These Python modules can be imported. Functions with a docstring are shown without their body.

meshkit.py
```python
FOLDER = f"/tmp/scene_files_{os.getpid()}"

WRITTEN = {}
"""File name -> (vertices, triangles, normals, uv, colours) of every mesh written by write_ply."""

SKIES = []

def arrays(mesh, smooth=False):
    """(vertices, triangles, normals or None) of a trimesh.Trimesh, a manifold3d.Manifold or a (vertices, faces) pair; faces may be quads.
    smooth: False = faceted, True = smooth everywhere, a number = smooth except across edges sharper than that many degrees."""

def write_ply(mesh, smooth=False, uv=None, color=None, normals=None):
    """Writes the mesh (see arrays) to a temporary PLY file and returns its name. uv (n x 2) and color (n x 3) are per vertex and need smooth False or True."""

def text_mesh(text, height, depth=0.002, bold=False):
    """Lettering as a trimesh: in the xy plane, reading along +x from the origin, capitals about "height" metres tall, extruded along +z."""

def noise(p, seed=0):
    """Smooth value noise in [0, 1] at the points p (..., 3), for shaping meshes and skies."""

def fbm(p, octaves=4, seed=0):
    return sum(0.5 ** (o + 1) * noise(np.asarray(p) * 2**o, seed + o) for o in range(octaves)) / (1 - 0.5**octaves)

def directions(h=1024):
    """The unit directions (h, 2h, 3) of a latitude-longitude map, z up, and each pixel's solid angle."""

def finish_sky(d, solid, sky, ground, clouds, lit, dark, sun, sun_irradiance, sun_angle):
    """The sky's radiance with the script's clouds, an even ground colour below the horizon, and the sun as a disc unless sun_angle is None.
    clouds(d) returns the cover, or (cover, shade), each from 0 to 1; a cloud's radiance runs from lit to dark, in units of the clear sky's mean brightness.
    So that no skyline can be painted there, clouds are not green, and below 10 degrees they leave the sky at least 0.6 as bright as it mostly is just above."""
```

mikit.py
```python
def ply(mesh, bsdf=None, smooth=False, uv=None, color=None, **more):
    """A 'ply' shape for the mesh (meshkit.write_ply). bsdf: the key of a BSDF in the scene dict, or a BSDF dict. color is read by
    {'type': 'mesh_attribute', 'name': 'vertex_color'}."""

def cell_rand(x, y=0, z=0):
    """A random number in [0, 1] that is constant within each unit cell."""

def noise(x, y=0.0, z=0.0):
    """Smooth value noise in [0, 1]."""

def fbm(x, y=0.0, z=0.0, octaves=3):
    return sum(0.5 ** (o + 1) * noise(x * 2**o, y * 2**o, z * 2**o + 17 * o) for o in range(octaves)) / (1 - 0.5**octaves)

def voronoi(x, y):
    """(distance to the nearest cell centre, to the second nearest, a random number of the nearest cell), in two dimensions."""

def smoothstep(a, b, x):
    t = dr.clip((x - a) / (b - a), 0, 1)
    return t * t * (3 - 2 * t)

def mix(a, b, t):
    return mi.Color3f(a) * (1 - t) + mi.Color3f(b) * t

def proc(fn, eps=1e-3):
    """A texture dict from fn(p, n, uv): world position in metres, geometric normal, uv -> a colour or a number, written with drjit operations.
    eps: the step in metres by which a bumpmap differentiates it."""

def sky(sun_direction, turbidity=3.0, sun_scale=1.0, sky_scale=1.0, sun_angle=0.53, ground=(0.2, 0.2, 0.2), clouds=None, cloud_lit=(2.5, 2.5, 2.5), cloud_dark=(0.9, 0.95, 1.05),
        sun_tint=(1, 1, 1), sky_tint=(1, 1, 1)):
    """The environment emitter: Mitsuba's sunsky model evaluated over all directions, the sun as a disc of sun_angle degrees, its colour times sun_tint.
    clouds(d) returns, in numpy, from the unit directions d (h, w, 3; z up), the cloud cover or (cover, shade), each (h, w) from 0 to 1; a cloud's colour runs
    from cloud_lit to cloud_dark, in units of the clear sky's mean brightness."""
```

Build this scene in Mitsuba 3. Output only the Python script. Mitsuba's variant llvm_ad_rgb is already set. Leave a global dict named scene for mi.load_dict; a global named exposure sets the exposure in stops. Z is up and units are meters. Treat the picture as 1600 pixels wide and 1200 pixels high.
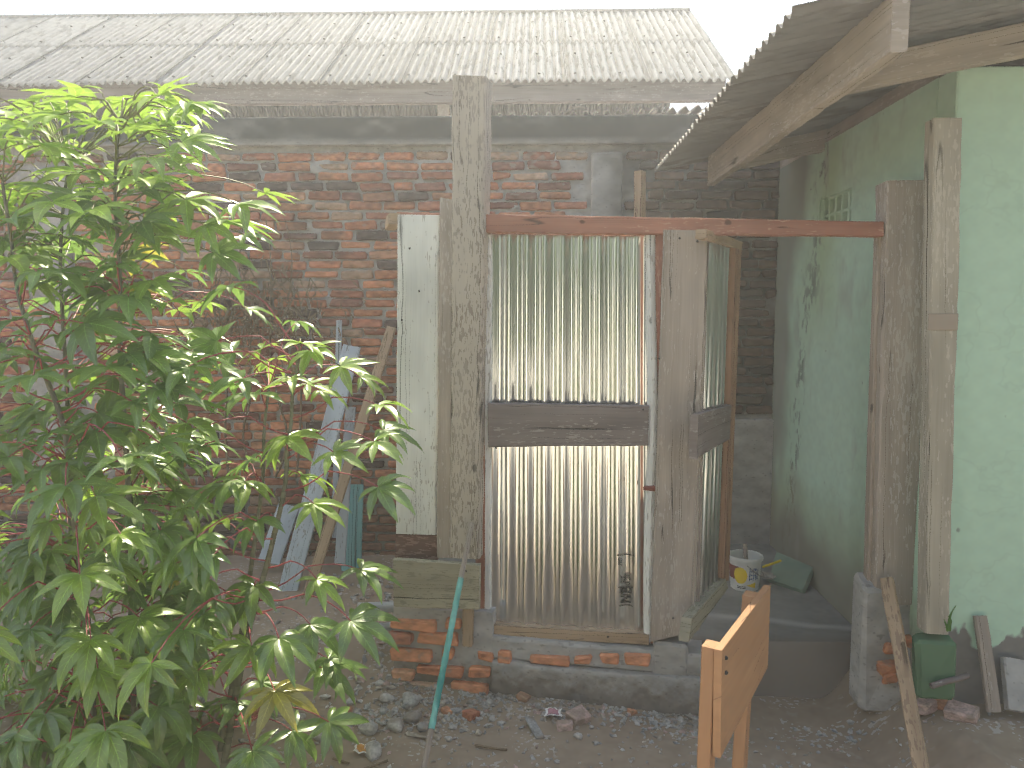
import math, random
import numpy as np, trimesh, drjit as dr, mitsuba as mi, mikit, meshkit
from mikit import noise, fbm, smoothstep, mix, proc, cell_rand, voronoi
from scipy.spatial import ConvexHull

# ------------------------------------------------------------------ camera, sky, exposure
H, F = 1.6, 1200.0                       # eye height; focal length in pixels of a 1600-wide frame
YAW, PITCH = math.radians(1.53), math.radians(5.33)
FH = np.array([-math.sin(YAW), math.cos(YAW), 0])
FWD = FH * math.cos(PITCH) - np.array([0, 0, math.sin(PITCH)])
UPV = FH * math.sin(PITCH) + np.array([0, 0, math.cos(PITCH)])
RGT = np.array([math.cos(YAW), math.sin(YAW), 0])
EYE = np.array([0, 0, H])
T = mi.ScalarTransform4f
scene, labels = {}, {}
scene['camera'] = {'type': 'perspective', 'fov': math.degrees(2 * math.atan(800 / F)), 'fov_axis': 'x', 'near_clip': 0.05, 'far_clip': 400.0, 'medium': {'type': 'ref', 'id': 'haze_air'},
                   'to_world': T().look_at(origin=EYE.tolist(), target=(EYE + FWD).tolist(), up=[0, 0, 1])}
EL, AZ = math.radians(52), math.radians(-6)
SUN = [math.sin(AZ) * math.cos(EL), math.cos(AZ) * math.cos(EL), math.sin(EL)]

def clouds(d):
    q = meshkit.fbm(d * 2.2, 4, 5)
    return np.clip(0.30 + 0.9 * (q - 0.5), 0, 1), np.clip(0.25 + 1.2 * (q - 0.5), 0, 1)
scene['sky'] = mikit.sky(SUN, turbidity=4, clouds=clouds, cloud_lit=(2.2, 2.2, 2.2), cloud_dark=(1.1, 1.12, 1.15), ground=(0.2, 0.18, 0.15), sun_tint=(.92, 1.0, 1.0), sky_tint=(.98, 1.01, 1.0))
exposure = 2.85

HAZE = .0225

# ------------------------------------------------------------------ helpers
rng = np.random.default_rng(7)
random.seed(7)

def ray(px, py):
    return FWD + RGT * ((px - 800) / F) + UPV * ((600 - py) / F)
def at(px, py, y):                       # the point of the photograph's pixel on the plane y = const
    r = ray(px, py); return EYE + r * (y / r[1])
def atz(px, py, z):
    r = ray(px, py); return EYE + r * ((z - H) / r[2])
def on(px, py, P, n):
    r = ray(px, py); return EYE + r * (np.dot(P - EYE, n) / np.dot(r, n))

def key_for(name):
    k, i = name, 0
    while k in scene:
        i += 1; k = f'{name}_{i:03d}'
    return k
def put(name, mesh, bsdf, smooth=False, uv=None, **more):
    k = key_for(name)
    scene[k] = mikit.ply(mesh, bsdf, smooth=smooth, uv=uv, **more)
    return k
_used = {}
def thing(name, label, cat, group=None, kind=None):
    i = _used.get(name, 0); _used[name] = i + 1
    k = name if i == 0 else f'{name}_{i:03d}'
    labels[k] = {}
    if label: labels[k]['label'] = label
    if cat: labels[k]['category'] = cat
    if group: labels[k]['group'] = group
    if kind: labels[k]['kind'] = kind
    return k
def unit(v):
    v = np.asarray(v, float); return v / np.linalg.norm(v)
def cat(meshes):
    vs, fs, n = [], [], 0
    for v, f in meshes:
        vs.append(np.asarray(v, float)); fs.append(np.asarray(f, int) + n); n += len(v)
    return np.vstack(vs), np.vstack(fs)
def grid_faces(n, m):
    i, j = np.meshgrid(np.arange(n - 1), np.arange(m - 1), indexing='ij')
    a = (i * m + j).ravel(); b = a + 1; c = a + m; d = c + 1
    return np.vstack([np.stack([a, c, d], 1), np.stack([a, d, b], 1)])

def sweep(L, R, n, t, kind=0, c=.004, rough=.002, nseg=24, across=5, chip=1.0, seed=None):
    """A plank from its front-face edges L(s) and R(s) (each two end points), front normal n, thickness t; returns mesh and uv (metres along, metres round)."""
    seed = int(rng.integers(1, 9999)) if seed is None else seed
    s = np.linspace(0, 1, nseg + 1)[:, None]
    L = L[0] * (1 - s) + L[1] * s; R = R[0] * (1 - s) + R[1] * s
    n = unit(n)
    length = np.linalg.norm((L[-1] + R[-1] - L[0] - R[0]) / 2); u = s[:, 0] * length
    e = R - L; w = np.linalg.norm(e, axis=1, keepdims=True); e = e / w
    def wob(k, f):
        return meshkit.fbm(np.stack([u * f, np.full_like(u, k * 7.3), np.full_like(u, seed * .37)], 1), 3)[:, None] - .5
    L = L + e * wob(1, 7) * 2 * rough + n * wob(2, 3) * rough; R = R + e * wob(3, 7) * 2 * rough + n * wob(4, 3) * rough
    def ch(k):
        q = meshkit.noise(np.stack([u * 16, np.full_like(u, k * 3.1 + seed), u * 0], 1))[:, None]
        return c * (.6 + chip * 2.2 * np.clip(q - .55, 0, 1))
    c1, c2, c3, c4 = ch(1), ch(2), ch(3), ch(4)
    ring = [L + e * c1, R - e * c2, R - n * c2, R - n * (t - c3), R - e * c3 - n * t, L + e * c4 - n * t, L - n * (t - c4), L - n * c1]
    vs, fs, uvs, nn = [], [], [], 0
    per = np.concatenate([[0], np.cumsum([np.linalg.norm(ring[(k + 1) % 8][0] - ring[k][0]) for k in range(8)])])
    off = 1 + (seed % 37) * .613
    for k in range(8):
        m = across + 1 if k in (0, 4) else 2
        a, b = ring[k], ring[(k + 1) % 8]
        q = np.linspace(0, 1, m)[None, :, None]
        g = a[:, None] * (1 - q) + b[:, None] * q
        if m > 2:
            h = meshkit.fbm(np.stack([np.repeat(u[:, None], m, 1) * 2.5, np.repeat(q[0, :, 0][None] * 14, len(u), 0) * w[:1] * 5, np.full((len(u), m), seed * 1.1 + k)], -1), 2) - .5
            edge = np.sin(np.pi * q[0, :, 0]) ** .5
            g = g + (n if k == 0 else -n) * (h * edge[None] * rough * 1.6)[..., None]
        vs.append(g.reshape(-1, 3)); fs.append(grid_faces(len(u), m)[:, ::-1] + nn)
        vv = per[k] + q[0, :, 0] * (per[k + 1] - per[k])
        uvs.append(np.stack([np.repeat(u[:, None], m, 1) + off + 100 * kind, np.repeat(vv[None], len(u), 0) + off * .71], -1).reshape(-1, 2)); nn += len(vs[-1])
    for end in (0, -1):
        loop = np.array([r[end] for r in ring]); ctr = loop.mean(0)
        vs.append(np.vstack([loop, ctr])); i = np.arange(8)
        f = np.stack([i, (i + 1) % 8, np.full(8, 8)], 1); fs.append((f[:, ::-1] if end == 0 else f) + nn)
        d = (np.vstack([loop, ctr]) - ctr)
        uvs.append(np.stack([d @ n + off + 50 * 0 + 100 * kind + 3, d @ e[end] + 5.5], 1)); nn += 9
    v, f, uv = np.vstack(vs), np.vstack(fs), np.vstack(uvs)
    # outward orientation
    tri = v[f]; vol = np.einsum('ij,ij->i', tri[:, 0] - v.mean(0), np.cross(tri[:, 1] - tri[:, 0], tri[:, 2] - tri[:, 0])).sum()
    return (v, f if vol > 0 else f[:, ::-1]), uv

def plank(name, corners, n, t, kind=0, long='v', bsdf='wood', **kw):
    """corners: world points TL, TR, BR, BL of the front face."""
    TL, TR, BR, BL = [np.asarray(c, float) for c in corners]
    m, uv = sweep((BL, TL), (BR, TR), n, t, kind, **kw) if long == 'v' else sweep((TL, TR), (BL, BR), n, t, kind, **kw)
    return put(name, m, bsdf, True, uv)
def bar(name, p0, p1, w, t, face, kind=0, bsdf='wood', **kw):
    p0, p1 = np.asarray(p0, float), np.asarray(p1, float); a = unit(p1 - p0)
    n = unit(face - a * np.dot(face, a)); e = np.cross(a, n)
    m, uv = sweep((p0 - e * w / 2 + n * t / 2, p1 - e * w / 2 + n * t / 2), (p0 + e * w / 2 + n * t / 2, p1 + e * w / 2 + n * t / 2), n, t, kind, **kw)
    return put(name, m, bsdf, True, uv)
def tube(pts, rad, sides=10, kind=0, caps=True):
    p = np.asarray(pts, float); r = np.broadcast_to(np.asarray(rad, float), (len(p),))
    t = np.gradient(p, axis=0); t /= np.linalg.norm(t, axis=1, keepdims=True)
    a = np.cross(t[0], [0, 0, 1.0] if abs(t[0][2]) < .9 else [1.0, 0, 0]); A = []
    for k in range(len(p)):
        a = a - t[k] * np.dot(a, t[k]); a /= np.linalg.norm(a); A.append(a)
    A = np.array(A); B = np.cross(t, A); th = np.linspace(0, 2 * np.pi, sides + 1)
    v = p[:, None] + r[:, None, None] * (np.cos(th)[None, :, None] * A[:, None] + np.sin(th)[None, :, None] * B[:, None])
    f = grid_faces(len(p), sides + 1)[:, ::-1]
    ln = np.concatenate([[0], np.cumsum(np.linalg.norm(np.diff(p, axis=0), axis=1))])
    uv = np.stack([np.repeat(ln[:, None], sides + 1, 1) + 1 + 100 * kind, np.repeat(th[None], len(p), 0) * r[:, None] + 2], -1).reshape(-1, 2)
    v = v.reshape(-1, 3)
    if caps:
        n0 = len(v); k = np.arange(sides)
        v = np.vstack([v, p[:1], p[-1:]]); uv = np.vstack([uv, uv[:1], uv[-1:]])
        f = np.vstack([f, np.stack([k, k + 1, np.full(sides, n0)], 1), np.stack([(len(p) - 1) * (sides + 1) + k + 1, (len(p) - 1) * (sides + 1) + k, np.full(sides, n0 + 1)], 1)])
    return (v, f), uv
def spline(pts, n):
    p = np.asarray(pts, float); s = np.concatenate([[0], np.cumsum(np.linalg.norm(np.diff(p, axis=0), axis=1))])
    from scipy.interpolate import PchipInterpolator
    return PchipInterpolator(s, p)(np.linspace(0, s[-1], n))

_cb = np.array([[sx, sy, sz] for sx in (-1, 1) for sy in (-1, 1) for sz in (-1, 1) for k in range(3)], float)
_cm = np.array([[k != a for a in range(3)] for _ in range(8) for k in range(3)], float)     # the axes along which a vertex is drawn in
def _topo():
    v = _cb * (1 - .2 * _cm); h = ConvexHull(v); f = h.simplices.copy()
    nrm = np.cross(v[f[:, 1]] - v[f[:, 0]], v[f[:, 2]] - v[f[:, 0]]); flip = np.einsum('ij,ij->i', nrm, v[f].mean(1)) < 0
    f[flip] = f[flip][:, ::-1]; return f
_cf = _topo()
def block(size, c=.004, jit=.0, r=rng):
    """A chamfered box (24 vertices, 44 triangles) about the origin, its corners moved at random by jit."""
    h = np.asarray(size, float) / 2
    v = _cb * h - _cb * _cm * c
    if jit: v = v + np.repeat(r.normal(0, jit, (8, 3)), 3, 0) + r.normal(0, jit * .25, v.shape)
    return v, _cf
def rot(ax, ay, az):
    return np.array(T().rotate([0, 0, 1], math.degrees(az)).rotate([0, 1, 0], math.degrees(ay)).rotate([1, 0, 0], math.degrees(ax)).matrix)[:3, :3]
def moved(m, p, R=np.eye(3)):
    return m[0] @ R.T + p, m[1]
def box(x0, x1, y0, y1, z0, z1, c=.005, jit=0):
    return moved(block((x1 - x0, y1 - y0, z1 - z0), c, jit), np.array([(x0 + x1) / 2, (y0 + y1) / 2, (z0 + z1) / 2]))
def stone(r, flat=.65, seed=0, n=26, sub=1):
    g = np.random.default_rng(seed)
    v = g.normal(size=(n, 3)); v /= np.linalg.norm(v, axis=1, keepdims=True); v *= g.uniform(.8, 1.1, (n, 1))
    v *= np.array([1, g.uniform(.65, .95), flat]); h = trimesh.Trimesh(v, ConvexHull(v).simplices, process=True)
    h = h.convex_hull
    for _ in range(sub): h = h.subdivide()
    q = np.array(h.vertices); q = q * (1 + .16 * (meshkit.fbm(q * 2.3 + seed, 3) - .5)[:, None])
    h = trimesh.Trimesh(q, h.faces, process=False); trimesh.smoothing.filter_laplacian(h, iterations=1)
    return np.array(h.vertices) * r, np.array(h.faces)
def corr(P00, P10, P01, P11, n, waves, amp, thick=0, along=6, per=8, sag=0, seed=0, uv=False):
    """A corrugated sheet between four corners (P00-P10 across the waves, P00-P01 along them); n the outward normal."""
    n = unit(n); nx = int(waves * per) + 1
    a = np.linspace(0, 1, nx)[:, None, None]; b = np.linspace(0, 1, along + 1)[None, :, None]
    P = (np.asarray(P00) * (1 - a) + np.asarray(P10) * a) * (1 - b) + (np.asarray(P01) * (1 - a) + np.asarray(P11) * a) * b
    wv = np.cos(2 * np.pi * waves * a[..., 0]); wv = np.sign(wv) * np.abs(wv) ** .85
    q = meshkit.fbm(np.stack(np.broadcast_arrays(a[..., 0] * 2 + seed, b[..., 0] * 3, np.array([[seed * .7]])), -1), 2) - .5
    off = amp * wv * (1 + 0 * b[..., 0]) + sag * q
    P = P + n * off[..., None]
    v = P.reshape(-1, 3); f = grid_faces(nx, along + 1)
    U = np.stack(np.broadcast_arrays(a[..., 0] * waves, b[..., 0]), -1).reshape(-1, 2)
    tri = v[f]; nn = np.cross(tri[:, 1] - tri[:, 0], tri[:, 2] - tri[:, 0]).sum(0)
    if np.dot(nn, n) < 0: f = f[:, ::-1]
    if thick:
        back = v - n * thick; k = len(v); m = along + 1
        idx = np.arange(nx * m).reshape(nx, m)
        loop = np.concatenate([idx[:, 0], idx[-1, 1:], idx[::-1, -1][1:], idx[0, ::-1][1:-1]])
        l2 = np.roll(loop, -1)
        sv = np.vstack([v[loop], back[loop]]); q = len(loop); i = np.arange(q); j = (i + 1) % q
        sf = np.vstack([np.stack([i, j, j + q], 1), np.stack([i, j + q, i + q], 1)])
        v, f = cat([(v, f), (back, f[:, ::-1]), (sv, sf)]); U = np.vstack([U, U, U[loop], U[loop]])
    return ((v, f), U) if uv else (v, f)

# ------------------------------------------------------------------ materials
def two(d): return {'type': 'twosided', 'bsdf': d}
def rgb(*c): return {'type': 'rgb', 'value': list(c)}
def prin(col, rough=.8, spec=.3, **k):
    return {'type': 'principled', 'base_color': col if isinstance(col, dict) else rgb(*col), 'roughness': rough, 'specular': spec, **k}

WOODS = [  # light, dark, fleck colour, fleck amount
    ((.405, .345, .29), (.255, .21, .175), (.46, .425, .38), .12),     # 0 weathered grey-brown
    ((.35, .305, .255), (.235, .195, .16), (.50, .445, .37), .52),    # 1 post with flaking pale skin
    ((.37, .17, .115), (.25, .105, .07), (.45, .27, .2), .12),      # 2 red-brown timber
    ((.245, .205, .19), (.14, .115, .105), (.36, .32, .29), .05),     # 3 dark weathered
    ((.70, .70, .66), (.60, .60, .57), (.30, .26, .22), .10),       # 4 white paint, chipped
    ((.44, .32, .21), (.31, .215, .14), (.2, .14, .1), .10),        # 5 tan timber
    ((.38, .35, .26), (.25, .225, .16), (.17, .16, .12), .2),       # 6 yellow-grey plank
    ((.17, .09, .07), (.10, .055, .045), (.3, .2, .17), .2),        # 7 dark brown stripped paint
    ((.47, .52, .56), (.40, .45, .49), (.25, .23, .2), .08),        # 8 blue-grey paint
    ((.40, .335, .27), (.28, .23, .185), (.44, .385, .33), .10),      # 9 roof timber
    ((.20, .44, .45), (.16, .38, .39), (.3, .3, .28), .08),         # 10 teal paint
    ((.41, .37, .295), (.30, .265, .21), (.5, .45, .38), .16),       # 11 pale olive post
    ((.40, .235, .145), (.27, .15, .095), (.2, .13, .09), .08),     # 12 orange-brown sawn timber
]
def wood_parts(uv):
    kind = dr.floor(uv.x / 100); u = uv.x - kind * 100; v = uv.y
    warp = .010 * fbm(u * 2.5, v * 7, kind)
    g = fbm(u * 5, (v + warp) * 230)
    b = fbm(u * 1.6, (v + warp) * 34, 3)
    line = noise(u * 1.1, (v + warp) * 55, 9)
    cr = smoothstep(.035, .0, dr.abs(line - .5)) * smoothstep(.45, .62, noise(u * 2.3, v * 17, 4))
    return kind, u, v, g, b, cr
def wood_col(p, n, uv):
    kind, u, v, g, b, cr = wood_parts(uv)
    la, da, fa, am = [mi.Color3f(*WOODS[0][i]) for i in range(3)] + [mi.Float(WOODS[0][3])]
    for k in range(1, len(WOODS)):
        c = dr.abs(kind - k) < .5
        la, da, fa = [dr.select(c, mi.Color3f(*WOODS[k][i]), x) for i, x in enumerate((la, da, fa))]
        am = dr.select(c, WOODS[k][3], am)
    col = mix(da, la, dr.clip(.15 + .45 * g + .75 * (b - .25), 0, 1))
    col = col * (.72 + .5 * fbm(u * 4, v * 9, 5))
    fl = .55 * fbm(u * 26, v * 90, 11) + .45 * noise(u * 60, v * 260, 5); fl = smoothstep(.0, .09, fl - (1 - am) * .60 - .12 - .30 * (noise(u * 2.1, v * 9, 21) - .5))
    col = mix(col, fa, fl * .6)
    col = col * (1 - .72 * cr)
    knot = noise(u * 9, v * 16, 31); col = col * (1 - .6 * smoothstep(.955, .98, knot))
    return col
def wood_h(p, n, uv):
    kind, u, v, g, b, cr = wood_parts(uv)
    return .0009 * g + .0009 * b - .0022 * cr + .0006 * smoothstep(.5, .56, fbm(u * 26, v * 90, 11))
scene['wood'] = two({'type': 'bumpmap', 'nested': prin(proc(wood_col), .78, .25), 'tex': proc(wood_h, .0012), 'scale': 1.0})

def chair_col(p, n, uv):
    u, v = uv.x, uv.y
    g = fbm(u * 3, v * 120); b = fbm(u * 5 + 2 * fbm(u * 3, v * 5), v * 22, 2)
    col = mix((.32, .165, .085), (.43, .24, .125), dr.clip(.3 * g + .8 * (b - .1), 0, 1))
    sc = noise(u * 7 + v * 30, v * 9 - u * 4, 8); col = col * (1 - .45 * smoothstep(.02, 0, dr.abs(sc - .5)) * smoothstep(.55, .7, noise(u * 8, v * 8, 5)))
    return col
scene['varnish'] = two(prin(proc(chair_col), .42, .5))

def brick_col(p, n, uv):
    r = uv.x
    c = mi.Color3f(.46, .205, .115)
    for lim, k in ((.30, (.42, .175, .10)), (.50, (.33, .14, .092)), (.64, (.47, .25, .155)), (.76, (.22, .105, .08)), (.86, (.115, .085, .075)), (.93, (.40, .27, .19))):
        c = dr.select(r > lim, mi.Color3f(*k), c)
    c = c * (.78 + .44 * uv.y)
    a = fbm(p.x * 30 + uv.x * 91, p.y * 30, p.z * 40, 4)
    c = c * (.5 + 1.0 * a)
    ce = fbm(p.x * 17, p.y * 17 + 3, p.z * 26, 4)                 # mortar left on the faces
    wall = smoothstep(4.2, 4.4, p.y)
    top = smoothstep(2.35, 2.62, p.z + .25 * (noise(p.x * 2, p.z * 3) - .5)) * wall
    c = mix(c, (.27, .255, .235), smoothstep(.66 - .20 * top, .76 - .16 * top, ce) * (.5))
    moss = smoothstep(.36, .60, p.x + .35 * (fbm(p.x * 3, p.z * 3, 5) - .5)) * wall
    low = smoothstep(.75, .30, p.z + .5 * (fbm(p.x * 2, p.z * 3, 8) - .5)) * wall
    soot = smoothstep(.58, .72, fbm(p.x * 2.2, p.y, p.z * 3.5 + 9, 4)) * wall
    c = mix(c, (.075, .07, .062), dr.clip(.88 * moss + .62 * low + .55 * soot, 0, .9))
    return c
scene['brick'] = two({'type': 'bumpmap', 'nested': prin(proc(brick_col), .92, .15), 'tex': proc(lambda p, n, uv: .004 * fbm(p.x * 60, p.y * 60, p.z * 70, 3), .002), 'scale': 1.0})

def cement_col(p, n, uv):
    a = fbm(p.x * 6, p.y * 6, p.z * 6, 5); b = fbm(p.x * 45, p.y * 45, p.z * 45, 3)
    c = mix((.27, .255, .235), (.45, .435, .41), dr.clip(.9 * a + .35 * b - .1, 0, 1))
    c = c * (.72 + .56 * fbm(p.x * 14, p.y * 14, p.z * 19 + 5, 4))
    c = mix(c, (.10, .09, .08), smoothstep(.72, .95, noise(p.x * 70, p.y * 70, p.z * 80)) * .35)
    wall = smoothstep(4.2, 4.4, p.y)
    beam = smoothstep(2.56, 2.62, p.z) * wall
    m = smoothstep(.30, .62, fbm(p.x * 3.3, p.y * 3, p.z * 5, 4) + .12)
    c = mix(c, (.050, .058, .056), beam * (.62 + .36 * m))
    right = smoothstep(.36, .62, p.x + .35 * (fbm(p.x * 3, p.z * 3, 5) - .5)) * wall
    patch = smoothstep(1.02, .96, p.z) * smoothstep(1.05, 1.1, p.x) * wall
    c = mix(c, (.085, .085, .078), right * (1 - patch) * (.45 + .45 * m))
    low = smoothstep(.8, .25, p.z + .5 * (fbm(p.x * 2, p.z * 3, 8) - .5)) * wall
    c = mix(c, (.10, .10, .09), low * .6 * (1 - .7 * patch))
    front = smoothstep(3.5, 3.3, p.y) * smoothstep(.14, .02, p.z + .08 * (b - .5))      # earth splashed on the plinth
    c = mix(c, (.17, .135, .105), front * .7)
    return c
scene['cement'] = two({'type': 'bumpmap', 'nested': prin(proc(cement_col), .95, .12), 'tex': proc(lambda p, n, uv: .012 * fbm(p.x * 38, p.y * 38, p.z * 38, 4), .002), 'scale': 1.0})

XW, YF = 1.44, 2.73                     # house: plane of its side wall, plane of its front wall
def green_col(p, n, uv):
    a = fbm(p.x * 1.6, p.y * 1.6, p.z * 1.6, 4); b = fbm(p.x * 25, p.y * 25, p.z * 25, 3)
    c = mix((.44, .61, .47), (.50, .67, .53), a) * (.93 + .14 * b)
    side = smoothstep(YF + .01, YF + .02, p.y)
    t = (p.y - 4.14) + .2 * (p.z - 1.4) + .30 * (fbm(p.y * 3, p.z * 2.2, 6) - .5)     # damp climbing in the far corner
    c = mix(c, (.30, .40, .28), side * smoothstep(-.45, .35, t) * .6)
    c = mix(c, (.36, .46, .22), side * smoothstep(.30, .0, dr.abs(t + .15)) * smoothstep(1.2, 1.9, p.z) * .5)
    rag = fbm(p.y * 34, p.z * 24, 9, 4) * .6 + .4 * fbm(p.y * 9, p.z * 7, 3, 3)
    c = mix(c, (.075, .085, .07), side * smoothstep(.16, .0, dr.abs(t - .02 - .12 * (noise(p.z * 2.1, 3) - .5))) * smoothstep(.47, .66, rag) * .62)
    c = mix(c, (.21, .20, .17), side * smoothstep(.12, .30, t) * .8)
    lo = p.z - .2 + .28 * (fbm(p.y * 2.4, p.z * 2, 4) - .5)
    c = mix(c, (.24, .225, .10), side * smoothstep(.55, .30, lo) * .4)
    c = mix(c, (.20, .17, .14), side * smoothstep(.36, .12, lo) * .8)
    fr = p.z - .43 + .22 * (fbm(p.x * 11, p.z * 7, 2, 4) - .5)                       # bare render below the paint on the front
    c = mix(c, mix((.16, .15, .14), (.30, .285, .265), a * .6 + b * .4), (1 - side) * smoothstep(.012, -.006, fr))
    c = c * (1 - .045 * smoothstep(.02, .0, dr.abs(fbm(p.x * 5 + 5, p.y * 5, p.z * 5, 5) - .5)) * smoothstep(.45, .6, noise(p.x * 2, p.y * 2, p.z * 2)))    # hairline marks of the trowel
    c = mix(c, (.30, .29, .25), smoothstep(.60, .85, fbm(p.x * 9 + 5, p.y * 9, p.z * 3, 4)) * .35)
    c = mix(c, (.16, .16, .13), smoothstep(.93, .97, noise(p.x * 21, p.y * 21, p.z * 17)) * .6)
    return c
scene['green_paint'] = two({'type': 'bumpmap', 'nested': prin(proc(green_col), .75, .25), 'tex': proc(lambda p, n, uv: .004 * fbm(p.x * 14, p.y * 14, p.z * 14, 4), .003), 'scale': 1.0})

def dirt_col(p, n, uv):
    a = fbm(p.x * 1.7, p.y * 1.7, 0, 4); b = fbm(p.x * 28, p.y * 28, 4, 4); d = fbm(p.x * 7, p.y * 7, 9, 4)
    c = mix((.235, .178, .130), (.375, .30, .23), dr.clip(.45 * a + .35 * b + .4 * (d - .2), 0, 1))
    c = mix(c, mix((.41, .38, .33), (.53, .50, .44), a), smoothstep(1.6, .2, p.y) * .85)   # dry dust where the yard lies open to the sun
    c = mix(c, (.36, .335, .30), smoothstep(.70, .85, fbm(p.x * 23, p.y * 23, 2, 4)) * .25)
    c = mix(c, (.46, .44, .41), smoothstep(.70, .76, noise(p.x * 85, p.y * 85, 6)) * smoothstep(.5, .6, d) * .6)
    return c
scene['dirt'] = two({'type': 'bumpmap', 'nested': prin(proc(dirt_col), .95, .1), 'tex': proc(lambda p, n, uv: .012 * fbm(p.x * 32, p.y * 32, p.z * 5, 4), .003), 'scale': 1.0})

def stone_col(p, n, uv):
    r = uv.x
    c = mi.Color3f(.36, .35, .33)
    for lim, k in ((.28, (.42, .40, .37)), (.45, (.31, .305, .295)), (.6, (.46, .41, .34)), (.72, (.40, .17, .105)), (.84, (.45, .23, .14)), (.94, (.44, .32, .28))):
        c = dr.select(r > lim, mi.Color3f(*k), c)
    a = fbm(p.x * 40, p.y * 40, p.z * 40, 4)
    c = c * (.5 + .95 * a) * (.8 + .4 * noise(p.x * 160, p.y * 160, p.z * 160))
    return mix(c, (.25, .2, .155), smoothstep(.5, .7, fbm(p.x * 16, p.y * 16, p.z * 16 + 3, 3)) * .6)
scene['stone'] = two(prin(proc(stone_col), .93, .12))

def fibre_col(p, n, uv):
    sheet = dr.floor(uv.x / 20); ph = uv.x - sheet * 20; f = ph - dr.floor(ph)
    a = fbm(p.x * .7, p.y * .7, 3, 3); b = fbm(p.x * 26, p.y * 26, p.z * 9, 4); s = fbm(p.x * 45, p.y * 7, 2, 4)
    c = mix((.29, .287, .275), (.42, .413, .395), dr.clip(.4 * a + .6 * (b - .1), 0, 1)) * (.86 + .22 * cell_rand(sheet, 3))
    trough = smoothstep(.30, .05, dr.abs(f - .5) - .12 * (s - .5))                       # dirt and lichen lie in the troughs
    c = mix(c, (.12, .115, .10), trough * (.35 + .45 * s))
    c = mix(c, (.13, .125, .11), smoothstep(.56, .68, s) * .5)
    c = mix(c, (.10, .095, .085), smoothstep(.16, .04, dr.minimum(ph, 10 - ph)) * .75)   # laps
    c = mix(c, (.14, .13, .115), smoothstep(.06, .0, uv.y) * .5)
    return c
scene['fibre_cement'] = two(prin(proc(fibre_col), .9, .15))

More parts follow.
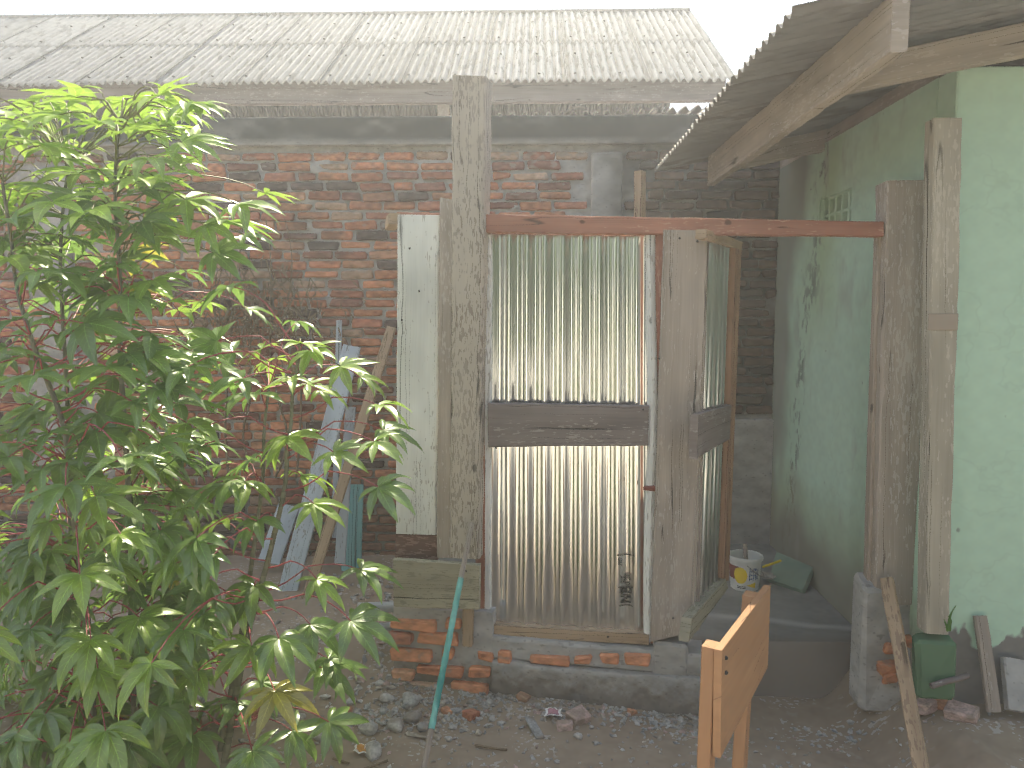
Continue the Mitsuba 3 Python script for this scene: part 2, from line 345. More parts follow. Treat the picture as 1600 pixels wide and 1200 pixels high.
scene['sooty_sheet'] = two(prin((.055, .055, .052), .9, .1))
scene['bright_zinc'] = two({'type': 'bumpmap', 'nested': {'type': 'principled', 'base_color': rgb(.82, .83, .82), 'metallic': 1.0, 'roughness': proc(lambda p, n, uv: .09 + .08 * fbm(p.x * 9, p.y * 9, p.z * 3, 3)), 'specular': .5},
                            'tex': proc(lambda p, n, uv:   .0003 * fbm(p.x * 16, p.y * 16, p.z * 3, 2), .003), 'scale': 1.0})
def old_zinc_col(p, n, uv):
    a = fbm(p.x * 2.5, p.y * 5, 2, 4); b = fbm(p.x * 9, p.y * 40, 7, 3)
    c = mix((.15, .14, .13), (.27, .255, .24), dr.clip(a * .6 + b * .5, 0, 1))
    return mix(c, (.13, .10, .08), smoothstep(.55, .70, fbm(p.x * 4, p.y * 9, 5, 4)) * .5)
scene['old_zinc'] = two(prin(proc(old_zinc_col), .55, .35, metallic=.35))

LEAVES = [((.19, .32, .07), .75), ((.28, .43, .06), .95), ((.36, .52, .08), 1.15), ((.46, .42, .06), 1.0)]
def leaf_col(p, n, uv):
    k = dr.floor(uv.x); s = uv.x - k; v = uv.y
    age = dr.floor(k / 10); r = (k - age * 10) / 10
    c = mi.Color3f(*LEAVES[0][0])
    for i in range(1, 4): c = dr.select(dr.abs(age - i) < .5, mi.Color3f(*LEAVES[i][0]), c)
    c = c * (.8 + .4 * r)
    rib = smoothstep(.10, .02, dr.abs(v)) * (1 - s * .6)
    q = (s * 9 - dr.abs(v) * 1.6); q = q - dr.floor(q)
    vein = smoothstep(.12, .0, dr.abs(q - .5)) * smoothstep(.95, .4, dr.abs(v))
    c = mix(c, c * 1.7 + mi.Color3f(.03, .03, .01), dr.clip(rib * .8 + vein * .35, 0, 1))
    return c * (.85 + .3 * fbm(p.x * 40, p.y * 40, p.z * 40, 2))
scene['leaf'] = {'type': 'blendbsdf', 'weight': .075, 'blade': {'type': 'principledthin', 'base_color': proc(leaf_col), 'roughness': .4, 'eta': 1.5, 'diff_trans': 1.2, 'spec_trans': 0.0},
                 'wax': two({'type': 'principled', 'base_color': rgb(.95, .97, .95), 'metallic': 1.0, 'roughness': .34})}
scene['stem_bark'] = two(prin(proc(lambda p, n, uv: mix((.10, .105, .07), (.21, .20, .145), fbm(p.x * 40, p.y * 40, p.z * 22, 3)) * (.8 + .3 * smoothstep(.44, .5, noise(p.z * 45)))), .7, .3))
scene['petiole_red'] = two(prin((.34, .075, .085), .45, .4))
scene['petiole_green'] = two(prin((.16, .15, .06), .5, .4))
scene['dry_plant'] = two(prin(proc(lambda p, n, uv: mix((.12, .085, .055), (.26, .20, .135), fbm(p.x * 30, p.y * 30, p.z * 20))), .9, .1))
for nm, c, r in (('plastic_white', (.62, .62, .58), .4), ('print_yellow', (.72, .53, .03), .4), ('print_brown', (.22, .07, .05), .4), ('print_blue', (.05, .10, .24), .4), ('plastic_green', (.095, .165, .095), .75),
                 ('pvc_grey', (.40, .42, .43), .45), ('ink', (.035, .035, .03), .6), ('nail', (.05, .045, .04), .5), ('paper_white', (.70, .68, .64), .8), ('print_orange', (.55, .27, .08), .7),
                 ('foil_pink', (.42, .22, .25), .35), ('dark_timber', (.06, .052, .045), .9), ('grass_green', (.07, .16, .035), .6), ('wire', (.22, .19, .17), .5)):
    scene[nm] = two(prin(c, r, .4))
def wrap_col(p, n, uv):
    w = noise(uv.x * 8 + uv.y * 30, uv.x * 3, 4); return mix((.03, .22, .19), (.16, .42, .37), smoothstep(.3, .7, w)) * (.75 + .5 * fbm(p.x * 60, p.y * 60, p.z * 40))
scene['green_tape'] = two(prin(proc(wrap_col), .38, .5))
scene['cream_plaster'] = two(prin((.74, .72, .67), .9, .1))
scene['far_leaf'] = {'type': 'principledthin', 'base_color': rgb(.08, .14, .03), 'roughness': .5, 'eta': 1.4, 'diff_trans': .8}

# ------------------------------------------------------------------ ground
def smooth(a, b, x):
    t = np.clip((x - a) / (b - a), 0, 1); return t * t * (3 - 2 * t)
def shed_y(x): return 3.25 - .17 * (x + .574)
def ground_z(x, y):
    p = np.stack([np.asarray(x, float), np.asarray(y, float), 0 * np.asarray(x, float)], -1)
    z = .055 * (meshkit.fbm(p * 1.3, 3) - .5) + .035 * (meshkit.fbm(p * 6, 3, 4) - .5)
    z = z + .19 * smooth(1.2, 1.5, x) * smooth(1.7, 2.55, y)
    z = z + -.015 * smooth(.45, .0, np.abs(shed_y(x) - .15 - y)) * smooth(-.9, -.5, x)          # spoil along the plinth
    z = z + .10 * smooth(-.2, -.7, x) * smooth(3.0, 3.6, y)
    return z
_gx = np.concatenate([np.linspace(-70, -5, 14)[:-1], np.linspace(-5, -1.2, 60)[:-1], np.linspace(-1.2, 2.4, 190)[:-1], np.linspace(2.4, 6, 40)[:-1], np.linspace(6, 70, 14)])
_gy = np.concatenate([np.linspace(-70, -4, 14)[:-1], np.linspace(-4, 1.8, 60)[:-1], np.linspace(1.8, 3.5, 120)[:-1], np.linspace(3.5, 6, 30)[:-1], np.linspace(6, 70, 14)])
X, Y = np.meshgrid(_gx, _gy, indexing='ij'); Z = ground_z(X, Y)
put('ground', (np.stack([X, Y, Z], -1).reshape(-1, 3), grid_faces(len(_gx), len(_gy))), 'dirt', True)
labels['ground'] = {'kind': 'structure', 'label': 'bare brown earth of the yard strewn with rubble'}

# bathroom floor slab between the house, the brick wall and the shed front
FZ = .20
def slab():
    n, m = 60, 70
    a = np.linspace(-.62, XW - .002, n)[:, None]; yf = np.where(a > .72, 3.20, shed_y(a) + .12)
    b = np.concatenate([np.linspace(-.42, -.004, 16), np.linspace(0, 1, m - 16)])[None, :]
    y = np.where(b < 0, yf + b * .22, yf + b * (4.6 - yf)); z = np.where(b < 0, FZ + b * .85, FZ + 0 * b)
    x = np.broadcast_to(a, y.shape)
    q = meshkit.fbm(np.stack([x * 5, y * 5, 0 * x], -1), 4) - .5
    rough = np.where(b < -.02, .03, .010); z = z + q * rough; y = y + np.where(b < -.02, .05 * (meshkit.fbm(np.stack([x * 4, z * 7, 0 * x], -1), 4, 3) - .5), 0)
    return np.stack([x, y, z], -1).reshape(-1, 3), grid_faces(n, m)
def slab_col(p, n, uv):
    a = fbm(p.x * 3, p.y * 6, 1, 4); b = fbm(p.x * 40, p.y * 40, 4, 3)
    c = mix((.15, .15, .14), (.28, .275, .255), a * .8 + b * .3)
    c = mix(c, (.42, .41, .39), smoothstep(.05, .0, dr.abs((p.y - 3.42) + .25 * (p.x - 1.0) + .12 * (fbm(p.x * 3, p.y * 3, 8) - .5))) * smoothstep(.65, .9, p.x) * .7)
    c = mix(c, (.20, .165, .135), smoothstep(3.30, 3.16, p.y) * .8)
    return c
scene['slab_cement'] = two({'type': 'bumpmap', 'nested': prin(proc(slab_col), .7, .3), 'tex': proc(lambda p, n, uv: .004 * fbm(p.x * 26, p.y * 26, 2, 4), .003), 'scale': 1.0})
put('floor', slab(), 'slab_cement', True)
labels['floor'] = {'kind': 'structure', 'label': 'grey cement floor of the washroom with a rough sloping front edge'}

# ------------------------------------------------------------------ brick boundary wall
YB, WX0, WX1 = 4.6, -4.6, XW
W = thing('brick_wall', 'long unplastered red brick wall with a blackened concrete beam along its top', 'wall')
zx = np.linspace(WX0, WX1, 520); zz = np.linspace(-.15, 2.66, 300)
Xm, Zm = np.meshgrid(zx, zz, indexing='ij')
pm = np.stack([Xm, Zm, 0 * Xm], -1)
ym = YB + .026 - .018 * (meshkit.fbm(pm * 22, 4, 3) - .30) - .018 * smooth(.70, .82, meshkit.fbm(pm * 9, 3, 9) + .20 * smooth(2.40, 2.6, Zm))
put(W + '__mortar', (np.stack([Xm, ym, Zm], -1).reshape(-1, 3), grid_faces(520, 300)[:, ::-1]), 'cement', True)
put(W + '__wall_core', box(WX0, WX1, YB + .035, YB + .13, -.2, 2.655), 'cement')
def rough_box(x0, x1, y0, y1, z0, z1, amp=.004, n=60, m=8, f=14):
    """A rendered beam or pier: its front and top rough, the rest flat."""
    a = np.linspace(0, 1, n)[:, None]; prof = np.array([[y1, z0], [y0 + .004, z0], [y0, z0 + .006]] + [[y0, z0 + .006 + (z1 - z0 - .014) * k / m] for k in range(1, m)] + [[y0, z1 - .008], [y0 + .008, z1], [y1, z1]])
    x = x0 + (x1 - x0) * a + 0 * prof[None, :, 0]; P = np.stack([x, np.broadcast_to(prof[:, 0], x.shape), np.broadcast_to(prof[:, 1], x.shape)], -1)
    q = meshkit.fbm(P * f, 3, 2) - .5; P = P.copy(); P[..., 1] += amp * 2 * q * (P[..., 1] < y1 - .001); P[..., 2] += amp * q * (P[..., 2] > z1 - .012)
    v = P.reshape(-1, 3); f1 = grid_faces(n, len(prof)); k = len(prof)
    caps = [np.array([[i, i + 1, 0] for i in range(1, k - 1)]), np.array([[i + 1, i, 0] for i in range(1, k - 1)]) + (n - 1) * k]
    return v, np.vstack([f1] + caps)
zb0, zb1 = at(500, 226, YB - .04)[2], at(500, 182, YB - .04)[2]
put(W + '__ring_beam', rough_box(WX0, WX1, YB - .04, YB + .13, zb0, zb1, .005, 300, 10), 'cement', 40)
PIERS = [(at(68, 500, YB)[0], at(117, 500, YB)[0], zb0 - .12), (at(925, 290, YB)[0], at(972, 290, YB)[0], at(940, 238, YB)[2])]
for x0, x1, zt in PIERS:
    put(W + '__concrete_pier', moved(block((x1 - x0, .06, zt + .2), .012, .004), np.array([(x0 + x1) / 2, YB + .008, zt / 2 - .1])), 'cement')
bx0, bx1, bz1 = at(1136, 760, YB)[0], XW, at(1170, 655, YB)[2]
put(W + '__plaster_patch', rough_box(bx0, bx1 - .002, YB - .02, YB + .03, .17, bz1, .004, 30, 12), 'cement', 40)
BL, BH, PX, PZ = .187, .0445, .207, .0575
bricks = []
row = 0; z = .02
while z + BH < zb0 - .004:
    x = WX0 + (row % 2) * PX * .5 - rng.uniform(0, .05)
    while x < WX1 - .03:
        ln = BL * rng.uniform(.93, 1.06) if rng.random() > .1 else BL * rng.uniform(.45, .6)
        x1 = min(x + ln, WX1 - .005)
        cx, cz = (x + x1) / 2, z + BH / 2 + rng.normal(0, .002)
        inpier = any(x1 > a - .012 and x < b + .012 and cz < t + .015 for a, b, t in PIERS) or (cx > bx0 - .02 and cz < bz1 + .02)
        if x1 - x > .04 and not inpier: bricks.append((cx, cz, x1 - x, rng.random(), rng.random()))
        x = x1 + PX - BL + rng.normal(0, .004)
    z += PZ; row += 1
def seen(b):
    d = np.array([b[0], YB, b[1]]) - EYE; k = F / np.dot(d, FWD); u, v = 800 + np.dot(d, RGT) * k, 600 - np.dot(d, UPV) * k
    s = 0
    if 270 < u < 615 and 230 < v < 560: s = 3
    elif 615 <= u < 700 and 230 < v < 330: s = 3
    elif 760 < u < 925 and 230 < v < 335: s = 3
    elif 430 < u < 615 and 560 <= v < 880: s = 2
    elif 0 < u < 270 and 250 < v < 900: s = 1
    return s + rng.random() * .5
order = sorted(range(len(bricks)), key=lambda i: -seen(bricks[i]))
rest_m, rest_uv = [], []
for r_, i in enumerate(order):
    cx, cz, ln, q1, q2 = bricks[i]
    h = BH * rng.uniform(.90, 1.08)
    m = moved(block((ln, .06, h), .007, .0032), np.array([cx, YB + .030 + rng.normal(0, .0035), cz]), rot(rng.normal(0, .02), rng.normal(0, .010), rng.normal(0, .012)))
    if r_ < 298: put(W + '__brick', m, 'brick', 35 if False else False, np.tile([q1, q2], (24, 1)))
    else: rest_m.append(m); rest_uv.append(np.tile([q1, q2], (24, 1)))
k = put(W + '__remaining_bricks', cat(rest_m), 'brick', False, np.vstack(rest_uv)); labels[k] = {'kind': 'stuff'}
# bent reinforcement wires on the beam
for pts in ([(876, 183), (890, 172), (905, 166), (915, 170), (929, 183)], [(1011, 184), (1022, 172), (1037, 163)], [(888, 170), (893, 166)]):
    P = spline([at(a, b, YB + .03) for a, b in pts], 10); m, uv = tube(P, .004, 6); put(W + '__reinforcement_wire', m, 'wire', True)

# ------------------------------------------------------------------ outbuilding behind the wall: fibre-cement roof
B = thing('outbuilding', 'low outbuilding behind the brick wall under a pale corrugated roof', 'building')
YE, YR = 7.0, 9.15
E0 = at(1150, 124, YE); ZE = E0[2]; RG = at(1080, 19, YR); ZR = RG[2]; XG = E0[0]
sl = unit([0, YR - YE, ZR - ZE]); nr = unit([0, -(ZR - ZE), YR - YE]); LEN = math.hypot(YR - YE, ZR - ZE)
PW = .735; NS = 12
for r_ in (0, 1):
    for c_ in range(NS):
        x1 = XG - c_ * PW; x0 = x1 - PW - .02
        a0, a1 = (0 if r_ == 0 else LEN * .49), (LEN * .52 if r_ == 0 else LEN)
        sk = rng.normal(0, .006); lift = .012 * r_ + .006 * (c_ % 2) + rng.normal(0, .002)
        base = np.array([0, YE, ZE]) + nr * lift
        P = lambda x, a, s_=0: np.array([x, 0, 0]) + base + sl * (a + s_)
        m_, uv_ = corr(P(x0, a0, sk), P(x1, a0, sk), P(x0, a1, sk), P(x1, a1, sk), nr, 10, .017, .006, 8, 12, .012, c_ + 20 * r_, True)
        put(B + '__roof__roof_sheet', m_, 'fibre_cement', True, uv_ + [20 * (c_ + 15 * r_), 0])
for c_ in range(3):                                          # rear slope, one panel a time
    x1 = XG - c_ * 3; x0 = x1 - 3
    put(B + '__rear_roof__roof_sheet', corr([x0, 2 * YR - YE, ZE], [x1, 2 * YR - YE, ZE], [x0, YR + .03, ZR], [x1, YR + .03, ZR], unit([0, ZR - ZE, YR - YE]), 40, .014, .006, 3, 6), 'sooty_sheet', 40)
put(B + '__ridge_cap', moved(block((8.9, .16, .035), .012, .004), np.array([XG - 4.45, YR + .03, ZR + .02])), 'fibre_cement')
# nails of the front slope
nm = []
for r_ in (0, 1):
    for x in np.arange(XG - 8, XG - .1, PW / 2):
        for a in (.12, LEN * .30):
            q = np.array([x + rng.normal(0, .02), YE, ZE]) + sl * (a + LEN * .5 * r_) + nr * .03
            nm.append(moved(block((.022, .022, .012), .004), q))
k = put(B + '__roof__roof_nails', cat(nm), 'nail'); labels[k] = {'kind': 'stuff'}
fz0, fz1 = at(700, 158, YE + .12)[2], at(700, 127, YE + .12)[2]
put(B + '__front_wall', box(XG - 8.6, XG - .9, YE + .32, YE + .42, -.1, fz0 - .16), 'dark_timber')
bar(B + '__eave_beam', [XG - .06, YE + .16, (fz0 + fz1) / 2], [XG - 8.6, YE + .16, (fz0 + fz1) / 2], fz1 - fz0 + .02, .09, np.array([0, -1, 0]), 3, nseg=80, rough=.006)
put(B + '__rear_wall', box(XG - 8.6, XG - 1.0, 2 * YR - YE - .35, 2 * YR - YE - .2, -.1, ZE + .27), 'dark_timber')
for x in (XG - 2.6, XG - 5.2, XG - 7.6): bar(B + '__post', [x, YE + .26, -.1], [x, YE + .26, fz0], .1, .1, np.array([0, -1, 0]), 9)
for a in (.35, .75): bar(B + '__purlin', np.array([XG - .05, YE, ZE]) + sl * LEN * a - nr * .07, np.array([XG - 8.6, YE, ZE]) + sl * LEN * a - nr * .07, .06, .08, nr, 9)
# lean-to sheets just behind the top of the brick wall
for i, (px0, px1, pya, pyb) in enumerate(((762, 935, 181, 178), (930, 1040, 179, 172), (1030, 1110, 174, 166))):
    q0, q1 = at(px0, pya, 5.05), at(px1, pyb, 5.05)
    up = np.array([0, 1.6, .10 + .02 * i])
    put(B + '__lean_to_sheet', corr(q0, q1, q0 + up, q1 + up, [0, -.2, 1], max(3, round((q1[0] - q0[0]) / .078)), .020, .0012, 4, 12, .01, i), 'bright_zinc', 50)

# ------------------------------------------------------------------ green house on the right
G = thing('green_house', 'pale green plastered house corner under a rusty corrugated roof', 'house')
ZT = at(1487, 103, YF)[2]
import manifold3d as m3
side = m3.Manifold.cube([.14, YB + .12 - YF - .13, ZT + .1]).translate([XW, YF + .13, -.1])
va, vb = at(1281, 320, 1), at(1330, 320, 1)
ya, yb = XW / (va[0] / va[1]), XW / (vb[0] / vb[1])
vz1 = on(1305, 303, np.array([XW, 0, 0]), np.array([1.0, 0, 0]))[2]; vz0 = vz1 - .17
side = side - m3.Manifold.cube([.4, ya - yb, vz1 - vz0]).translate([XW - .1, yb, vz0])
put(G + '__side_wall', side, 'green_paint')
put(G + '__front_wall', box(XW, 5.2, YF, YF + .13, -.1, at(1550, 103, YF)[2]), 'green_paint')
# pierced vent block in the side wall
V = G + '__vent_block'
put(V, box(XW + .10, XW + .13, yb, ya, vz0, vz1), 'dark_timber')
for i in range(6):
    y = yb + (ya - yb) * i / 5; put(V + '__bar', box(XW + .016, XW + .09, y - .008, y + .008, vz0 + .001, vz1 - .001), 'green_paint')
for i in range(3):
    z = vz0 + (vz1 - vz0) * i / 2; put(V + '__bar', box(XW + .020, XW + .085, yb + .001, ya - .001, z - .008, z + .008), 'green_paint')
for i in range(0):
    for j in range(2):
        y = yb + (ya - yb) * (i + .5) / 4; z = vz0 + (vz1 - vz0) * (j + .5) / 2
        put(V + '__bar', moved(block((.06, .016, .12), .002), np.array([XW + .05, y, z]), rot(.6 * (1 if (i + j) % 2 else -1), 0, 0)), 'green_paint')
# roof: corrugations run down to the left, the eave runs away from the camera
SL = .20; XE = .68; ZEV = 2.388
rz = lambda x: ZEV + SL * (x - XE); nrm = unit([-SL, 0, 1])
y0 = 2.11
for i in range(4):
    ya_, yb_ = y0 + i * .62, min(y0 + i * .62 + .66, 4.42)
    if yb_ - ya_ < .1: continue
    off = nrm * .003 * (i % 2); P = lambda x, y: np.array([x, y, rz(x)]) + off
    w = max(3, round((yb_ - ya_) / .066))
    put(G + '__roof__roof_sheet', corr(P(XE, ya_), P(XE, yb_), P(2.6, ya_), P(2.6, yb_), nrm, w, .011, .0012, 10, 12, .006, i + 3), 'old_zinc', 50)
    put(G + '__roof__roof_sheet', corr(P(2.5, ya_) + nrm * .006, P(2.5, yb_) + nrm * .006, P(5.4, ya_) + nrm * .006, P(5.4, yb_) + nrm * .006, nrm, w, .011, .0012, 8, 8, .006, i + 9), 'old_zinc', 50)
zc = H + .662
XB = .94 + .0225
bar(G + '__eave_beam', [XB, 2.12, rz(XB) - .088], [XB, 4.25, rz(XB) - .088], .155, .045, np.array([-1, 0, 0]), 9, nseg=50, rough=.005, c=.006)
bar(G + '__rafter', [XB + .045, 2.62, rz(XB) - .085], [5.0, 2.62, rz(5.0) - .085], .10, .05, np.array([0, -1, 0]), 9, nseg=60, rough=.005)
bar(G + '__rafter', [XB + .045, 3.95, rz(XB) - .085], [5.0, 3.95, rz(5.0) - .085], .10, .05, np.array([0, -1, 0]), 9, nseg=40, rough=.005)
bar(G + '__purlin', [1.75, 2.14, rz(1.75) - .045], [1.75, 4.2, rz(1.75) - .045], .05, .06, np.array([-1, 0, 0]), 9)
bar(G + '__wall_plate', [XW + .07, YF + .14, ZT + .035], [XW + .07, 4.66, ZT + .035], .12, .06, np.array([0, 0, 1]), 9)
put(G + '__gable_infill', box(XW + .05, 5.2, YF + .03, YF + .11, at(1550, 103, YF)[2] + .002, at(1550, 103, YF)[2] + .10), 'dark_timber')
put(G + '__rear_wall', box(XW + .15, 5.2, 4.62, 4.72, -.1, 2.9), 'dark_timber')

# ------------------------------------------------------------------ washroom enclosure of salvaged timber and zinc
S = thing('washroom_shed', 'half-built washroom front of salvaged timber and shiny zinc on a brick plinth', 'shed')
ns = unit([-.17, -1, 0]); es = unit([1, -.17, 0]); P0 = np.array([-.574, 3.25, 0])
def sh(px, py, off=0.0): return on(px, py, P0 - ns * off, ns)           # off: how far behind the panel's plane
def shed_plank(name, px, off, t, kind, long='v', **kw):
    return plank(S + '__' + name, [sh(a, b, off) for a, b in px], ns, t, kind, long, **kw)
# tall posts
shed_plank('post', [(706, 117), (760, 119), (748, 874), (703, 872)], -.075, .12, 1, c=.010, rough=.006, nseg=60)
shed_plank('side_board', [(687, 308), (707.5, 312), (704.5, 872), (682, 872)], -.055, .05, 0, c=.006, rough=.005, nseg=50)
shed_plank('middle_post', [(1036, 359), (1106, 360), (1094, 962), (1016, 1003)][:2] + [(1093, 985), (1016, 1003)], -.055, .10, 0, c=.009, rough=.006, nseg=50)
rp = lambda px, py, o=0: at(px, py, 2.86 + o)
plank(S + '__right_post', [rp(1386, 282), rp(1453, 281), rp(1434, 945), rp(1367, 947)], np.array([-.1, -1, 0]), .13, 0, c=.010, rough=.006, nseg=60)
plank(S + '__right_stile', [rp(1372, 362, .05), rp(1389, 362, .05), rp(1371, 930, .05), rp(1354, 930, .05)], np.array([-.1, -1, 0]), .05, 9, c=.004, rough=.003)
put(S + '__post_footing', moved(block((.225, .13, .50), .016, .012), np.array([at(1392, 1000, 2.9)[0], 2.915, .325])), 'cement')
for px, py, w in ((1395, 1015, .055), (1388, 1044, .075), (1391, 1058, .05), (1422, 1004, .04)):
    q = at(px, py, 2.842); put(S + '__footing_brick', moved(block((w, .05, .04), .006, .004), q + [0, .015, 0], rot(0, rng.normal(0, .1), 0)), 'brick', False, np.tile([.1, .6], (24, 1)))
# lintel and what hangs on it
L0, L1 = sh(752, 334, -.03), at(1381, 346, 2.87)
L2, L3 = at(1381, 369, 2.87), sh(752, 363, -.03)
plank(S + '__lintel', [L0, L1, L2, L3], ns, .06, 2, 'h', c=.004, rough=.003, nseg=50)
shed_plank('top_rail', [(620, 331), (688, 333), (688, 352), (620, 350)], .03, .05, 2, 'h')
bar(S + '__cross_tie', sh(616, 341, .0) , sh(616, 341, .0) + np.array([-.075, .32, .005]), .045, .05, np.array([-1, 0, 0.0]), 5)
shed_plank('painted_board', [(621, 335), (686, 336), (681, 836), (618, 834)], -.02, .03, 4, c=.005, rough=.003, nseg=50)
shed_plank('stripped_board', [(618, 834), (684, 836.5), (683, 876), (617, 875)], -.016, .03, 7, 'h', c=.004, rough=.003)
shed_plank('low_plank', [(614, 874), (749, 883), (748, 953), (615, 949)], -.105, .03, 6, 'h', c=.005, rough=.004, nseg=30)
shed_plank('stub_batten', [(722, 952), (738, 952), (737, 1011), (722, 1010)], -.092, .03, 5, c=.003)
shed_plank('left_stile', [(746, 420), (759, 420), (757, 1000), (742, 990)], -.005, .06, 2, c=.004, rough=.003)
shed_plank('right_jamb', [(1023, 362), (1041, 362), (1036, 1005), (1016, 1005)], -.004, .06, 2, c=.004, rough=.003)
# the fixed zinc panel
Dp = S + '__zinc_panel'
sheet_px = [(768, 364), (1012, 366), (1012, 991), (766, 985)]
A, Bq, C, Dq = [sh(a, b, .028) for a, b in sheet_px]
zinc = corr(Dq, C, A, Bq, ns, 8.6, .0105, 0, 40, 14, .006, 4)
put(Dp, zinc, 'bright_zinc', True)
def dplank(name, px, off, t, kind, long='v', **kw): return plank(Dp + '__' + name, [sh(a, b, off) for a, b in px], ns, t, kind, long, **kw)
dplank('white_batten', [(757, 368), (768, 366), (766, 985), (757, 985)], -.004, .03, 4, c=.003)
pts = [sh(1018 - .004 * (y - 366) + 2.5 * math.sin(y * .012), y, -.002) for y in np.linspace(368, 988, 24)]
m_, uv_ = tube(pts, .0215, 14, 4); m_ = (m_[0] + 0 * ns, m_[1]); put(Dp + '__pale_pipe', m_, 'wood', True, uv_); labels[Dp + '__pale_pipe'] = {'label': 'pale grey painted round upright at the right of the zinc'}
q = sh(1015, 763, -.022); put(Dp + '__brown_strap', moved(block((.05, .012, .018), .003, .002), q, rot(0, 0, math.atan2(-.17, 1))), 'print_brown')
dplank('cross_rail', [(762, 630), (1014, 634), (1012, 697), (763, 698)], -.032, .035, 3, 'h', c=.005, rough=.005, nseg=40)
dplank('bottom_rail', [(748, 975), (1014, 991), (1014, 1008), (746, 992)], -.012, .045, 5, 'h', c=.003)
# stamp printed on the sheet: lettering laid on its waves
def on_sheet(m, px, py, h_px, ang):
    """Lays a flat text mesh on the corrugated sheet, reading upward."""
    v = np.array(m.vertices); o = sh(px, py, .028)
    v2 = v[:, :2] @ np.array([[math.cos(ang), math.sin(ang)], [-math.sin(ang), math.cos(ang)]])
    Q = o + es * v2[:, :1] + np.array([0, 0, 1.0]) * v2[:, 1:2]
    w0 = np.dot(Dq - o, es); W_ = np.dot(C - Dq, es); s = (v2[:, 0] - w0) / W_
    wv = np.cos(2 * np.pi * 8.6 * s); wv = np.sign(wv) * np.abs(wv) ** .85
    return Q + ns * (.0105 * wv + .0022 + v[:, 2] * 0 + .003)[:, None], np.array(m.faces)
ink = []
for txt, px, py, h in (('NB', 985, 944, .038), ('SZ', 978, 912, .020), ('0.20', 984, 916, .018), ('JIS', 972, 884, .016)):
    t_ = meshkit.text_mesh(txt, h, .0004, True); t_ = t_.subdivide_to_size(.006, max_iter=8) if hasattr(t_, 'subdivide_to_size') else t_
    ink.append(on_sheet(t_, px, py, 0, math.pi / 2))
for px, py, a, b in ((964, 866, .072, .0035), (966, 916, .060, .003), (968, 945, .055, .003), (968, 924, .055, .002)):
    t_ = trimesh.creation.box((a, b, .0004)); t_.apply_translation((a / 2, 0, 0)); t_ = t_.subdivide_to_size(.006, max_iter=9); ink.append(on_sheet(t_, px, py, 0, 0))
k = put(Dp + '__stamp', cat(ink), 'ink'); labels[k] = {'label': 'faint black factory stamp reading upward on the zinc'}
# plinth
PL = S + '__plinth'
pz = lambda px, py: sh(px, py, -.06)[2]
zt = pz(800, 1001); 
def along(x0px, x1px): return np.dot(sh(x0px, 1000, -.06) - P0, es), np.dot(sh(x1px, 1000, -.06) - P0, es)
def sbox(s0, s1, o0, o1, z0, z1, c=.008, jit=.003):
    return moved(block((s1 - s0, o1 - o0, z1 - z0), c, jit), P0 + es * (s0 + s1) / 2 - ns * (o0 + o1) / 2 + np.array([0, 0, (z0 + z1) / 2]), rot(0, 0, math.atan2(-.17, 1)))
def rbox(s0, s1, o0, o1, z0, z1, amp, n=60):
    v, f = rough_box(s0, s1, o0, o1, z0, z1, amp, n, 10, 16); return P0 + v[:, :1] * es - v[:, 1:2] * ns + v[:, 2:] * [0, 0, 1], f
sa, sb = along(612, 768); sc_ = along(1100, 1100)[0]
put(PL + '__pier_core', rbox(sa + .004, sb, -.046, .10, -.1, pz(690, 955), .014, 60), 'cement', 40)
put(PL + '__mortar_bed', rbox(sb - .05, sc_, -.044, .10, pz(900, 1042), zt, .012, 80), 'cement', 40)
put(PL + '__footing', rbox(sb + .002, sc_ + .02, -.066, .10, -.1, pz(900, 1043), .018, 80), 'cement', 40)
put(PL + '__post_stub', moved(block((.135, .10, .14), .01, .004), sh(1046, 1020, .0) + [0, 0, -.01], rot(0, 0, -.168)), 'cement')
for x0, x1, ya_, yb_, q in ((612, 682, 965, 981, .1), (698, 720, 965, 980, .2), (612, 645, 989, 1004, .6), (654, 716, 987, 1003, .15), (612, 673, 1012, 1030, .2), (690, 708, 1013, 1027, .3), (612, 646, 1044, 1060, .75), (650, 722, 1038, 1054, .35),
                            (733, 765, 1040, 1055, .15), (611, 690, 1062, 1078, .95), (706, 762, 1064, 1083, .25),
                            (745, 770, 1020, 1033, .2), (779, 799, 1018, 1035, .12), (828, 890, 1022, 1036, .22), (898, 925, 1025, 1037, .1), (938, 968, 1021, 1036, .15), (976, 1016, 1021, 1036, .2)):
    a0, a1 = along(x0, x1); z1, z0 = pz(x0, ya_), pz(x0, yb_)
    if x1 < 770 or ya_ > 1037: o = (-.074, 0)
    else: o = (-.066, 0)
    put(PL + '__brick', sbox(a0, a1, o[0] + rng.normal(0, .002), .03, z0, z1, .006, .004), 'brick', False, np.tile([q, rng.uniform(.8, 1.3)], (24, 1)))
